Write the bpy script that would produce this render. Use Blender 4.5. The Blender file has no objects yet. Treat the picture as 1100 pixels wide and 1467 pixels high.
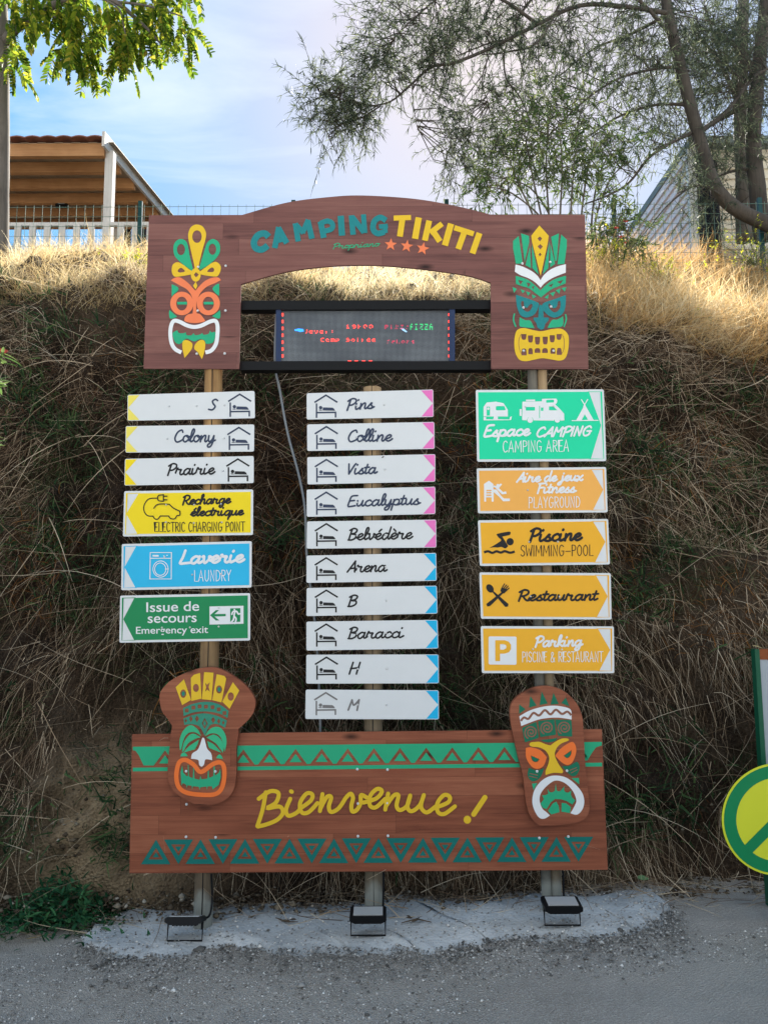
import bpy, math, random
import numpy as np
from mathutils import Vector, Matrix, geometry
random.seed(7)
RNG = np.random.default_rng(11)
R = math.radians
SC = bpy.context.scene
COL = SC.collection

# ------------------------------------------------------------------ camera
FPX = 1467 * 26 / 36.0                       # focal length in photo pixels
PITCH, ROLL = R(6.0), R(-0.3)
CAM = Vector((0, 0, 1.55))
ROT = Matrix.Rotation(R(90) + PITCH, 3, 'X') @ Matrix.Rotation(ROLL, 3, 'Z')
cd = bpy.data.cameras.new('camera')
cd.sensor_fit = 'VERTICAL'
cd.sensor_height = 36
cd.lens = 26
cd.clip_start = 0.05
cd.clip_end = 1000
cam = bpy.data.objects.new('camera', cd)
cam.matrix_world = Matrix.Translation(CAM) @ ROT.to_4x4()
COL.objects.link(cam)
SC.camera = cam

# ------------------------------------------------------------------ light
SUN_EL, SUN_AZ = R(39.6), R(8.7)
SKY_STRENGTH, EXPOSURE, SUN_POWER = 0.15, 1.95, 4.9
W = bpy.data.worlds.new("World")
SC.world = W
W.use_nodes = True
nt = W.node_tree
bg = nt.nodes['Background']
sky = nt.nodes.new('ShaderNodeTexSky')
sky.sky_type = 'NISHITA'
sky.sun_disc = False
sky.sun_elevation = SUN_EL
sky.sun_rotation = SUN_AZ
sky.altitude = 50
sky.air_density = 1.0
sky.dust_density = 0.75
sky.ozone_density = 1.6
# thin high cloud drawn into the sky
tc = nt.nodes.new('ShaderNodeTexCoord')
mp = nt.nodes.new('ShaderNodeMapping')
mp.inputs['Scale'].default_value = (1.3, 2.2, 5.0)
mp.inputs['Rotation'].default_value = (0.2, 0.1, 0.5)
nz = nt.nodes.new('ShaderNodeTexNoise')
nz.inputs['Scale'].default_value = 1.6
nz.inputs['Detail'].default_value = 7
nz.inputs['Roughness'].default_value = 0.55
nz.inputs['Distortion'].default_value = 0.6
cr = nt.nodes.new('ShaderNodeValToRGB')
cr.color_ramp.elements[0].position = 0.55
cr.color_ramp.elements[1].position = 0.92
cr.color_ramp.elements[1].color = (1, 1, 1, 1)
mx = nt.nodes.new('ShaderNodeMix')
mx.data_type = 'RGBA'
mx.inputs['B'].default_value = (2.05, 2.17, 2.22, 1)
nt.links.new(tc.outputs['Generated'], mp.inputs['Vector'])
nt.links.new(mp.outputs['Vector'], nz.inputs['Vector'])
# unseen sky half behind the viewer: cloud added and brightened to light the boards
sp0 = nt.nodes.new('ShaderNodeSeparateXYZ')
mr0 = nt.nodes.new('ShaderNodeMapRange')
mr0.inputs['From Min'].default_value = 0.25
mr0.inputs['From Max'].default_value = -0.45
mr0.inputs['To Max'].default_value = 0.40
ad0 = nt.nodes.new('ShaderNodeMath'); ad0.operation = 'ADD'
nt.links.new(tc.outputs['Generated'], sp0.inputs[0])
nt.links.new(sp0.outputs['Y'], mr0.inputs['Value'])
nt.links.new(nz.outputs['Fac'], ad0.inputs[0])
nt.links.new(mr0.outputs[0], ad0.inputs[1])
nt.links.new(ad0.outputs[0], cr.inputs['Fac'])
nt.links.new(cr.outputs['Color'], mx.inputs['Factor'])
# sky colour scaled down by its own brightness: bright parts are held back
SKY_MAX = 1.85
lum = nt.nodes.new('ShaderNodeRGBToBW')
dv_ = nt.nodes.new('ShaderNodeMath'); dv_.operation = 'MULTIPLY_ADD'
dv_.inputs[1].default_value = 1 / SKY_MAX
dv_.inputs[2].default_value = 1.0
iv_ = nt.nodes.new('ShaderNodeMath'); iv_.operation = 'DIVIDE'
iv_.inputs[0].default_value = 1.0
vs_ = nt.nodes.new('ShaderNodeVectorMath'); vs_.operation = 'SCALE'
nt.links.new(sky.outputs['Color'], lum.inputs['Color'])
nt.links.new(lum.outputs['Val'], dv_.inputs[0])
nt.links.new(dv_.outputs[0], iv_.inputs[1])
nt.links.new(sky.outputs['Color'], vs_.inputs[0])
nt.links.new(iv_.outputs[0], vs_.inputs['Scale'])
hsv = nt.nodes.new('ShaderNodeHueSaturation')
hsv.inputs['Saturation'].default_value = 1.5
hsv.inputs['Hue'].default_value = 0.484
nt.links.new(vs_.outputs[0], hsv.inputs['Color'])
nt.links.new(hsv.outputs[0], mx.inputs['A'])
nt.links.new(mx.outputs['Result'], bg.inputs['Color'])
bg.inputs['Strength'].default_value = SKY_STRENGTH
sd = bpy.data.lights.new('sun', 'SUN')
sd.energy = SUN_POWER
sd.angle = R(0.5)
sd.color = (1.0, 0.93, 0.82)
sun = bpy.data.objects.new('sun', sd)
sdir = Vector((math.sin(SUN_AZ) * math.cos(SUN_EL), math.cos(SUN_AZ) * math.cos(SUN_EL), math.sin(SUN_EL)))
sun.rotation_mode = 'QUATERNION'
sun.rotation_quaternion = sdir.to_track_quat('Z', 'Y')
sun.location = (3, 12, 14)
COL.objects.link(sun)
SC.view_settings.view_transform = 'Standard'
SC.view_settings.look = 'None'
SC.view_settings.gamma = 1
SC.view_settings.exposure = EXPOSURE
SC.cycles.max_bounces = 8
SC.cycles.transparent_max_bounces = 8

# ------------------------------------------------------------------ placing
def P(u, v, Y):
    """point of the plane y = Y that the photo shows at pixel (u, v)"""
    d = ROT @ Vector(((u - 550) / FPX, -(v - 733.5) / FPX, -1))
    return CAM + d * ((Y - CAM.y) / d.y)

SLOPE = 0.04
def ground_z(x, y=0):
    return SLOPE * max(-4.0, min(4.0, x))
def G(u, v):
    """point of the ground at pixel (u, v)"""
    d = ROT @ Vector(((u - 550) / FPX, -(v - 733.5) / FPX, -1))
    z = 0.0
    for _ in range(6):
        p = CAM + d * ((z - CAM.z) / d.z)
        z = ground_z(p.x)
    return p
def Zc(ox, oy, s):
    return lambda pts: [(ox + p[0] / s, oy + p[1] / s) + tuple(p[2:]) for p in pts]
def PX(y):   # metres per photo pixel at depth y
    return y / FPX

# ------------------------------------------------------------------ curves
def cat(pts, n=6, closed=False):
    pts = [(p[0], p[1]) + ((p[2],) if len(p) > 2 and not isinstance(p, tuple) else ()) for p in pts]
    N = len(pts)
    if N < 3:
        return list(pts)
    out = []
    for i in range(N if closed else N - 1):
        p1, p2 = pts[i], pts[(i + 1) % N]
        p0 = pts[i - 1] if (closed or i > 0) else p1
        p3 = pts[(i + 2) % N] if (closed or i < N - 2) else p2
        for k in range(n):
            t = k / n
            out.append(tuple(0.5 * (2 * b + (c - a) * t + (2 * a - 5 * b + 4 * c - d) * t * t + (3 * b - a - 3 * c + d) * t ** 3)
                             for a, b, c, d in zip(p0, p1, p2, p3)))
    if not closed:
        out.append(tuple(pts[-1]))
    return out
def sm(pts, n=6):
    """closed loop through pts; a third element marks a sharp corner"""
    ci = [i for i, p in enumerate(pts) if len(p) > 2]
    q = [(p[0], p[1]) for p in pts]
    if not ci:
        return cat(q, n, True)
    out = []
    for a, b in zip(ci, ci[1:] + [ci[0] + len(q)]):
        seg = [q[i % len(q)] for i in range(a, b + 1)]
        out += cat(seg, n)[:-1]
    return out
def ell(cx, cy, rx, ry, n=28, rot=0):
    c, s = math.cos(R(rot)), math.sin(R(rot))
    return [(cx + rx * math.cos(a) * c - ry * math.sin(a) * s, cy + rx * math.cos(a) * s + ry * math.sin(a) * c)
            for a in (2 * math.pi * i / n for i in range(n))]
def rrect(q, r, n=4):
    """rounded quad, corners TL TR BR BL"""
    out = []
    for i in range(4):
        p, a, b = Vector(q[i]), Vector(q[i - 1]), Vector(q[(i + 1) % 4])
        da, db = (a - p).normalized() * r, (b - p).normalized() * r
        for k in range(n + 1):
            t = k / n
            out.append(tuple((p + da) * (1 - t) ** 2 + p * 2 * t * (1 - t) + (p + db) * t * t))
    return out
def rect(x0, y0, x1, y1):
    return [(x0, y0), (x1, y0), (x1, y1), (x0, y1)]

# ------------------------------------------------------------------ meshes
class MB:
    def __init__(s):
        s.v, s.f = [], []
    def add(s, vs, fs):
        o = len(s.v)
        s.v += [tuple(p) for p in vs]
        s.f += [tuple(i + o for i in f) for f in fs]
    def box(s, c, d, rot=None):
        vs = [Vector((x * d[0] / 2, y * d[1] / 2, z * d[2] / 2)) for x in (-1, 1) for y in (-1, 1) for z in (-1, 1)]
        if rot is not None:
            vs = [rot @ p for p in vs]
        s.add([p + Vector(c) for p in vs], [(0, 1, 3, 2), (4, 6, 7, 5), (0, 4, 5, 1), (2, 3, 7, 6), (0, 2, 6, 4), (1, 5, 7, 3)])
    def hexa(s, a, b):
        """solid between quads a and b (4 points each)"""
        s.add(list(a) + list(b), [(0, 1, 2, 3), (7, 6, 5, 4)] + [(i, i + 4, (i + 1) % 4 + 4, (i + 1) % 4) for i in range(4)])
    def tube(s, pts, radii, n=8, cap=True, jit=0):
        pts = [Vector(p) for p in pts]
        if not hasattr(radii, '__len__'):
            radii = [radii] * len(pts)
        o = len(s.v)
        ref = None
        for i, p in enumerate(pts):
            t = (pts[min(i + 1, len(pts) - 1)] - pts[max(i - 1, 0)]).normalized()
            if ref is None:
                ref = Vector((1, 0, 0)) if abs(t.x) < 0.8 else Vector((0, 1, 0))
            a = (ref - t * ref.dot(t)).normalized()
            ref = a
            b = t.cross(a)
            for k in range(n):
                an = 2 * math.pi * k / n
                rr = radii[i] * (1 + jit * (random.random() - 0.5))
                s.v.append(tuple(p + a * math.cos(an) * rr + b * math.sin(an) * rr))
        for i in range(len(pts) - 1):
            for k in range(n):
                s.f.append((o + i * n + k, o + i * n + (k + 1) % n, o + (i + 1) * n + (k + 1) % n, o + (i + 1) * n + k))
        if cap:
            s.f.append(tuple(o + k for k in range(n))[::-1])
            s.f.append(tuple(o + (len(pts) - 1) * n + k for k in range(n)))
    def flat(s, loops, Y, th=0.0008, dep=None):
        """outline with holes in photo pixels, cut out of a sheet th thick whose front is at y = Y"""
        L = [[Vector((x, y, 0)) for x, y in (q[:2] for q in l)] for l in loops]
        tri = geometry.tessellate_polygon(L)
        fl = [p for l in L for p in l]
        n = len(fl)
        front = [P(p.x, p.y, Y) for p in fl]
        back = [p + Vector((0, th, 0)) for p in front]
        fs = [tuple(t) for t in tri] + [tuple(n + i for i in t[::-1]) for t in tri]
        o = 0
        for l in L:
            m = len(l)
            fs += [(o + i, o + (i + 1) % m, n + o + (i + 1) % m, n + o + i) for i in range(m)]
            o += m
        s.add(front + back, fs)
    def stroke(s, pts, w, Y, closed=False, n=6, smooth=True, capn=5, butt=False, w1=None):
        """brush stroke of width w (photo pixels) lying on the plane y = Y"""
        q = cat(pts, n, closed) if (smooth and len(pts) > 2) else [(p[0], p[1]) for p in pts]
        q = [q[0]] + [b for a, b in zip(q, q[1:]) if (a[0] - b[0]) ** 2 + (a[1] - b[1]) ** 2 > 1e-8]
        N = len(q)
        if N == 1:
            s.flat([ell(q[0][0], q[0][1], w / 2, w / 2, 14)], Y)
            return
        L, Rr = [], []
        for i in range(N):
            if closed:
                a, b = q[i - 1], q[(i + 1) % N]
            else:
                a, b = q[max(i - 1, 0)], q[min(i + 1, N - 1)]
            dx, dy = b[0] - a[0], b[1] - a[1]
            l = math.hypot(dx, dy) or 1
            ww = w if w1 is None else w + (w1 - w) * i / (N - 1)
            nx, ny = -dy / l * ww / 2, dx / l * ww / 2
            if not smooth and 0 < i < N - 1:       # mitre
                d1 = Vector((q[i][0] - a[0], q[i][1] - a[1])).normalized()
                m = Vector((nx, ny)).normalized()
                c = max(0.35, abs(m.dot(Vector((-d1.y, d1.x)))))
                nx, ny = nx / c, ny / c
            L.append((q[i][0] + nx, q[i][1] + ny))
            Rr.append((q[i][0] - nx, q[i][1] - ny))
        rise = 0.0004
        vs, fs = [], []
        for i in range(N):
            yy = Y - rise * i / N
            vs += [P(*L[i], yy), P(*Rr[i], yy)]
        fs = [(2 * i, 2 * i + 1, 2 * i + 3, 2 * i + 2) for i in range(N - 1)]
        if closed:
            fs.append((2 * N - 2, 2 * N - 1, 1, 0))
        s.add(vs, fs)
        if not closed and not butt:
            for e, (l, r, c) in enumerate(((L[0], Rr[0], q[0]), (Rr[-1], L[-1], q[-1]))):
                yy = Y - (rise if e else 0)
                a0 = math.atan2(l[1] - c[1], l[0] - c[0])
                rad = math.hypot(l[0] - c[0], l[1] - c[1])
                arc = [(c[0] + rad * math.cos(a0 + math.pi * k / capn), c[1] + rad * math.sin(a0 + math.pi * k / capn)) for k in range(capn + 1)]
                s.add([P(*p, yy) for p in arc], [tuple(range(capn + 1))])
    def build(s, name, mat, parent=None, origin=None, smooth=False):
        V = np.array(s.v, dtype=float)
        if parent is not None:
            wl = Vector((0, 0, 0))
            p = parent
            while p is not None:
                wl += p.location
                p = p.parent
            org = wl
        elif origin is not None:
            org = Vector(origin)
        else:
            lo, hi = V.min(0), V.max(0)
            org = Vector(((lo[0] + hi[0]) / 2, (lo[1] + hi[1]) / 2, lo[2]))
        me = bpy.data.meshes.new(name)
        me.from_pydata((V - np.array(org)).tolist(), [], s.f)
        me.validate()
        me.update()
        if mat is not None:
            me.materials.append(mat)
        if smooth:
            me.shade_smooth()
        o = bpy.data.objects.new(name, me)
        COL.objects.link(o)
        if parent is not None:
            o.parent = parent
        else:
            o.location = org
        return o
def np_mesh(name, V, F4, mat, shade=None, parent=None, smooth=False):
    """big mesh from numpy arrays: V (n,3), F4 (m,k); shade = per-vertex value"""
    me = bpy.data.meshes.new(name)
    k = F4.shape[1]
    org = np.zeros(3)
    if parent is not None:
        org = np.array(parent.location)
    me.vertices.add(len(V))
    me.vertices.foreach_set('co', (V - org).astype(np.float32).ravel())
    me.loops.add(F4.size)
    me.loops.foreach_set('vertex_index', F4.astype(np.int32).ravel())
    me.polygons.add(len(F4))
    me.polygons.foreach_set('loop_start', np.arange(0, F4.size, k, dtype=np.int32))
    me.polygons.foreach_set('loop_total', np.full(len(F4), k, dtype=np.int32))
    if shade is not None:
        at = me.attributes.new('tone', 'FLOAT', 'POINT')
        at.data.foreach_set('value', shade.astype(np.float32))
    me.update(calc_edges=True)
    me.materials.append(mat)
    if smooth:
        me.shade_smooth()
    o = bpy.data.objects.new(name, me)
    COL.objects.link(o)
    if parent is not None:
        o.parent = parent
    return o
def tag(o, label=None, cat_=None, group=None, kind=None):
    if label: o['label'] = label
    if cat_: o['category'] = cat_
    if group: o['group'] = group
    if kind: o['kind'] = kind
    return o
def thing(name, loc, label, cat_, group=None):
    o = bpy.data.objects.new(name, None)
    o.empty_display_size = 0.1
    o.location = loc
    COL.objects.link(o)
    return tag(o, label, cat_, group)

# ------------------------------------------------------------------ materials
def new_mat(name):
    m = bpy.data.materials.new(name)
    m.use_nodes = True
    return m, m.node_tree, m.node_tree.nodes, m.node_tree.links, m.node_tree.nodes['Principled BSDF']
def nd(nodes, t, **kw):
    n = nodes.new(t)
    for k, v in kw.items():
        if k in n.inputs:
            n.inputs[k].default_value = v
        else:
            setattr(n, k, v)
    return n
def paint(name, c, rough=0.45, var=0.10, scale=9, bump=0.0, metal=0.0, spec=0.22):
    m, t, N, L, b = new_mat(name)
    b.inputs['Roughness'].default_value = rough
    b.inputs['Metallic'].default_value = metal
    b.inputs['Specular IOR Level'].default_value = spec
    co = nd(N, 'ShaderNodeTexCoord')
    n = nd(N, 'ShaderNodeTexNoise', Scale=scale, Detail=6.0, Roughness=0.65)
    L.new(co.outputs['Object'], n.inputs['Vector'])
    mixn = nd(N, 'ShaderNodeMix', data_type='RGBA')
    mixn.inputs['A'].default_value = (*[x * (1 - var) for x in c], 1)
    mixn.inputs['B'].default_value = (*[min(1, x * (1 + var)) for x in c], 1)
    L.new(n.outputs['Fac'], mixn.inputs['Factor'])
    L.new(mixn.outputs['Result'], b.inputs['Base Color'])
    if bump:
        n2 = nd(N, 'ShaderNodeTexNoise', Scale=scale * 8, Detail=5.0)
        L.new(co.outputs['Object'], n2.inputs['Vector'])
        bp = nd(N, 'ShaderNodeBump', Strength=bump, Distance=0.01)
        L.new(n2.outputs['Fac'], bp.inputs['Height'])
        L.new(bp.outputs['Normal'], b.inputs['Normal'])
    return m
def plank(name, dark, mid, light, plank_h=0.085, rough=0.5):
    """printed timber board: horizontal planks, long grain, knots"""
    m, t, N, L, b = new_mat(name)
    b.inputs['Roughness'].default_value = rough
    b.inputs['Specular IOR Level'].default_value = 0.2
    co = nd(N, 'ShaderNodeTexCoord')
    sx = nd(N, 'ShaderNodeSeparateXYZ')
    L.new(co.outputs['Object'], sx.inputs[0])
    dv = nd(N, 'ShaderNodeMath', operation='DIVIDE')
    dv.inputs[1].default_value = plank_h
    L.new(sx.outputs['Z'], dv.inputs[0])
    fl = nd(N, 'ShaderNodeMath', operation='FLOOR')
    L.new(dv.outputs[0], fl.inputs[0])
    fr = nd(N, 'ShaderNodeMath', operation='FRACT')
    L.new(dv.outputs[0], fr.inputs[0])
    # board ends: cell along x shifted per plank
    wn = nd(N, 'ShaderNodeTexWhiteNoise', noise_dimensions='1D')
    L.new(fl.outputs[0], wn.inputs['W'])
    xs = nd(N, 'ShaderNodeMath', operation='MULTIPLY_ADD')
    xs.inputs[1].default_value = 0.9
    L.new(sx.outputs['X'], xs.inputs[0])
    L.new(wn.outputs['Value'], xs.inputs[2])
    xf = nd(N, 'ShaderNodeMath', operation='FLOOR')
    L.new(xs.outputs[0], xf.inputs[0])
    cb = nd(N, 'ShaderNodeCombineXYZ')
    L.new(xf.outputs[0], cb.inputs['X'])
    L.new(fl.outputs[0], cb.inputs['Y'])
    w2 = nd(N, 'ShaderNodeTexWhiteNoise', noise_dimensions='3D')
    L.new(cb.outputs[0], w2.inputs['Vector'])
    # grain, offset per board
    off = nd(N, 'ShaderNodeVectorMath', operation='MULTIPLY_ADD')
    off.inputs[1].default_value = (7, 7, 7)
    L.new(w2.outputs['Color'], off.inputs[0])
    L.new(co.outputs['Object'], off.inputs[2])
    mg = nd(N, 'ShaderNodeMapping')
    mg.inputs['Scale'].default_value = (2.2, 1, 48)
    L.new(off.outputs[0], mg.inputs['Vector'])
    g = nd(N, 'ShaderNodeTexNoise', Scale=1.0, Detail=8.0, Roughness=0.68, Distortion=0.8)
    L.new(mg.outputs[0], g.inputs['Vector'])
    mg2 = nd(N, 'ShaderNodeMapping')
    mg2.inputs['Scale'].default_value = (2.6, 1, 9)
    L.new(off.outputs[0], mg2.inputs['Vector'])
    g2 = nd(N, 'ShaderNodeTexNoise', Scale=1.0, Detail=3.0)
    L.new(mg2.outputs[0], g2.inputs['Vector'])
    s1 = nd(N, 'ShaderNodeMath', operation='MULTIPLY_ADD')
    s1.inputs[1].default_value = 0.55
    L.new(g2.outputs['Fac'], s1.inputs[0])
    L.new(g.outputs['Fac'], s1.inputs[2])
    s2 = nd(N, 'ShaderNodeMath', operation='MULTIPLY_ADD')
    s2.inputs[1].default_value = 0.27
    L.new(w2.outputs['Value'], s2.inputs[0])
    L.new(s1.outputs[0], s2.inputs[2])
    rp = nd(N, 'ShaderNodeValToRGB')
    e = rp.color_ramp.elements
    e[0].position, e[0].color = 0.55, (*dark, 1)
    e[1].position, e[1].color = 1.15, (*light, 1)
    k = e.new(0.82)
    k.color = (*mid, 1)
    hs = nd(N, 'ShaderNodeMapRange')
    hs.inputs['From Min'].default_value = 0.45
    hs.inputs['From Max'].default_value = 1.35
    L.new(s2.outputs[0], hs.inputs['Value'])
    e[0].position, e[-1].position = 0.08, 0.92
    rp.color_ramp.elements[1].position = 0.5
    L.new(hs.outputs[0], rp.inputs['Fac'])
    # knots
    mk = nd(N, 'ShaderNodeMapping')
    mk.inputs['Scale'].default_value = (3.0, 0.01, 7.5)
    L.new(off.outputs[0], mk.inputs['Vector'])
    vo = nd(N, 'ShaderNodeTexVoronoi', Scale=1.0)
    vo.inputs['Randomness'].default_value = 1.0
    L.new(mk.outputs[0], vo.inputs['Vector'])
    kr = nd(N, 'ShaderNodeMapRange')
    kr.inputs['From Min'].default_value = 0.03
    kr.inputs['From Max'].default_value = 0.16
    kr.inputs['To Min'].default_value = 0.15
    L.new(vo.outputs['Distance'], kr.inputs['Value'])
    # joints
    j1 = nd(N, 'ShaderNodeMath', operation='COMPARE')
    j1.inputs[1].default_value = 0.0
    j1.inputs[2].default_value = 0.016
    L.new(fr.outputs[0], j1.inputs[0])
    xfr = nd(N, 'ShaderNodeMath', operation='FRACT')
    L.new(xs.outputs[0], xfr.inputs[0])
    j2 = nd(N, 'ShaderNodeMath', operation='COMPARE')
    j2.inputs[1].default_value = 0.0
    j2.inputs[2].default_value = 0.0014
    L.new(xfr.outputs[0], j2.inputs[0])
    jm = nd(N, 'ShaderNodeMath', operation='MAXIMUM')
    L.new(j1.outputs[0], jm.inputs[0])
    L.new(j2.outputs[0], jm.inputs[1])
    ji = nd(N, 'ShaderNodeMath', operation='MULTIPLY_ADD')
    ji.inputs[1].default_value = -0.5
    ji.inputs[2].default_value = 1.0
    L.new(jm.outputs[0], ji.inputs[0])
    mu = nd(N, 'ShaderNodeMath', operation='MULTIPLY')
    L.new(kr.outputs[0], mu.inputs[0])
    L.new(ji.outputs[0], mu.inputs[1])
    mm = nd(N, 'ShaderNodeMix', data_type='RGBA', blend_type='MULTIPLY')
    mm.inputs['Factor'].default_value = 1.0
    L.new(rp.outputs['Color'], mm.inputs['A'])
    L.new(mu.outputs[0], mm.inputs['B'])
    L.new(mm.outputs['Result'], b.inputs['Base Color'])
    return m
def timber(name, dark, light, rough=0.75, axis='Z', foot=None):
    """raw wood with grain running along the axis"""
    m, t, N, L, b = new_mat(name)
    b.inputs['Roughness'].default_value = rough
    b.inputs['Specular IOR Level'].default_value = 0.2
    co = nd(N, 'ShaderNodeTexCoord')
    mp_ = nd(N, 'ShaderNodeMapping')
    s = [55, 55, 55]
    s['XYZ'.index(axis)] = 1.8
    mp_.inputs['Scale'].default_value = s
    L.new(co.outputs['Object'], mp_.inputs['Vector'])
    n = nd(N, 'ShaderNodeTexNoise', Scale=1.0, Detail=6.0, Roughness=0.7, Distortion=0.5)
    L.new(mp_.outputs[0], n.inputs['Vector'])
    n2 = nd(N, 'ShaderNodeTexNoise', Scale=3.5, Detail=4.0)
    L.new(co.outputs['Object'], n2.inputs['Vector'])
    ad = nd(N, 'ShaderNodeMath', operation='ADD')
    L.new(n.outputs['Fac'], ad.inputs[0])
    L.new(n2.outputs['Fac'], ad.inputs[1])
    mr = nd(N, 'ShaderNodeMapRange')
    mr.inputs['From Min'].default_value = 0.65
    mr.inputs['From Max'].default_value = 1.35
    L.new(ad.outputs[0], mr.inputs['Value'])
    mixn = nd(N, 'ShaderNodeMix', data_type='RGBA')
    mixn.inputs['A'].default_value = (*dark, 1)
    mixn.inputs['B'].default_value = (*light, 1)
    L.new(mr.outputs[0], mixn.inputs['Factor'])
    out_c = mixn.outputs['Result']
    if foot is not None:                     # grey weathering and cement splashes rising from the ground
        sz = nd(N, 'ShaderNodeSeparateXYZ')
        L.new(co.outputs['Object'], sz.inputs[0])
        a1 = nd(N, 'ShaderNodeMath', operation='MULTIPLY_ADD')
        a1.inputs[1].default_value = 1.1
        L.new(n2.outputs['Fac'], a1.inputs[0])
        L.new(sz.outputs['Z'], a1.inputs[2])
        m1_ = nd(N, 'ShaderNodeMapRange')
        m1_.inputs['From Min'].default_value = 1.3
        m1_.inputs['From Max'].default_value = 2.65
        m1_.inputs['To Min'].default_value = 0.88
        m1_.inputs['To Max'].default_value = 0.0
        L.new(a1.outputs[0], m1_.inputs['Value'])
        x1 = nd(N, 'ShaderNodeMix', data_type='RGBA')
        x1.inputs['B'].default_value = (*foot, 1)
        L.new(m1_.outputs[0], x1.inputs['Factor'])
        L.new(out_c, x1.inputs['A'])
        a2 = nd(N, 'ShaderNodeMath', operation='MULTIPLY_ADD')
        a2.inputs[1].default_value = 0.42
        L.new(n2.outputs['Fac'], a2.inputs[0])
        L.new(sz.outputs['Z'], a2.inputs[2])
        m2_ = nd(N, 'ShaderNodeMapRange')
        m2_.inputs['From Min'].default_value = 0.34
        m2_.inputs['From Max'].default_value = 0.38
        m2_.inputs['To Min'].default_value = 0.75
        m2_.inputs['To Max'].default_value = 0.0
        L.new(a2.outputs[0], m2_.inputs['Value'])
        x2 = nd(N, 'ShaderNodeMix', data_type='RGBA')
        x2.inputs['B'].default_value = (0.24, 0.26, 0.245, 1)
        L.new(m2_.outputs[0], x2.inputs['Factor'])
        L.new(x1.outputs['Result'], x2.inputs['A'])
        out_c = x2.outputs['Result']
    L.new(out_c, b.inputs['Base Color'])
    bp = nd(N, 'ShaderNodeBump', Strength=0.4, Distance=0.004)
    L.new(n.outputs['Fac'], bp.inputs['Height'])
    L.new(bp.outputs['Normal'], b.inputs['Normal'])
    return m
def leafy(name, stops, trans=0.45, rough=0.6):
    """blade material: colour by the per-blade tone, part of the light passes through"""
    m, t, N, L, b = new_mat(name)
    at = nd(N, 'ShaderNodeAttribute', attribute_name='tone')
    rp = nd(N, 'ShaderNodeValToRGB')
    e = rp.color_ramp.elements
    e[0].position, e[0].color = stops[0][0], (*stops[0][1], 1)
    e[1].position, e[1].color = stops[-1][0], (*stops[-1][1], 1)
    for p, c in stops[1:-1]:
        k = e.new(p)
        k.color = (*c, 1)
    L.new(at.outputs['Fac'], rp.inputs['Fac'])
    b.inputs['Roughness'].default_value = rough
    b.inputs['Specular IOR Level'].default_value = 0.08
    L.new(rp.outputs['Color'], b.inputs['Base Color'])
    tr = nd(N, 'ShaderNodeBsdfTranslucent')
    L.new(rp.outputs['Color'], tr.inputs['Color'])
    ms = nd(N, 'ShaderNodeMixShader')
    ms.inputs[0].default_value = trans
    L.new(b.outputs[0], ms.inputs[1])
    L.new(tr.outputs[0], ms.inputs[2])
    L.new(ms.outputs[0], N['Material Output'].inputs['Surface'])
    return m
def soil(name, c1, c2, c3, scale=3.0, bump=1.0, speck=90, dist=0.03, rough=0.95, patch=None):
    m, t, N, L, b = new_mat(name)
    b.inputs['Roughness'].default_value = rough
    b.inputs['Specular IOR Level'].default_value = 0.15
    co = nd(N, 'ShaderNodeTexCoord')
    n1 = nd(N, 'ShaderNodeTexNoise', Scale=scale, Detail=9.0, Roughness=0.68)
    n2 = nd(N, 'ShaderNodeTexNoise', Scale=speck, Detail=5.0, Roughness=0.75)
    vo = nd(N, 'ShaderNodeTexVoronoi', Scale=speck * 1.2)
    for x in (n1, n2, vo):
        L.new(co.outputs['Object'], x.inputs['Vector'])
    rp = nd(N, 'ShaderNodeValToRGB')
    e = rp.color_ramp.elements
    e[0].position, e[0].color = 0.3, (*c1, 1)
    e[1].position, e[1].color = 0.7, (*c2, 1)
    L.new(n1.outputs['Fac'], rp.inputs['Fac'])
    st = nd(N, 'ShaderNodeMapRange')
    st.inputs['From Min'].default_value = 0.50
    st.inputs['From Max'].default_value = 0.72
    L.new(n2.outputs['Fac'], st.inputs['Value'])
    mixn = nd(N, 'ShaderNodeMix', data_type='RGBA')
    mixn.inputs['B'].default_value = (*c3, 1)
    L.new(st.outputs[0], mixn.inputs['Factor'])
    L.new(rp.outputs['Color'], mixn.inputs['A'])
    out_c = mixn.outputs['Result']
    if patch is not None:                    # pale clay laid bare where the surface attribute says so
        at = nd(N, 'ShaderNodeAttribute', attribute_name='tone')
        pm = nd(N, 'ShaderNodeMix', data_type='RGBA')
        nv = nd(N, 'ShaderNodeMath', operation='MULTIPLY')
        nr = nd(N, 'ShaderNodeMapRange')
        nr.inputs['From Min'].default_value = 0.22
        nr.inputs['From Max'].default_value = 0.5
        L.new(n1.outputs['Fac'], nr.inputs['Value'])
        L.new(at.outputs['Fac'], nv.inputs[0])
        L.new(nr.outputs[0], nv.inputs[1])
        pm.inputs['B'].default_value = (*patch, 1)
        L.new(nv.outputs[0], pm.inputs['Factor'])
        L.new(out_c, pm.inputs['A'])
        out_c = pm.outputs['Result']
    L.new(out_c, b.inputs['Base Color'])
    ad = nd(N, 'ShaderNodeMath', operation='ADD')
    L.new(n2.outputs['Fac'], ad.inputs[0])
    L.new(vo.outputs['Distance'], ad.inputs[1])
    bp = nd(N, 'ShaderNodeBump', Strength=bump, Distance=dist)
    L.new(ad.outputs[0], bp.inputs['Height'])
    L.new(bp.outputs['Normal'], b.inputs['Normal'])
    return m
def glow(name, c, s):
    m, t, N, L, b = new_mat(name)
    b.inputs['Base Color'].default_value = (*[x * 0.3 for x in c], 1)
    b.inputs['Emission Color'].default_value = (*c, 1)
    b.inputs['Emission Strength'].default_value = s
    return m

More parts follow.
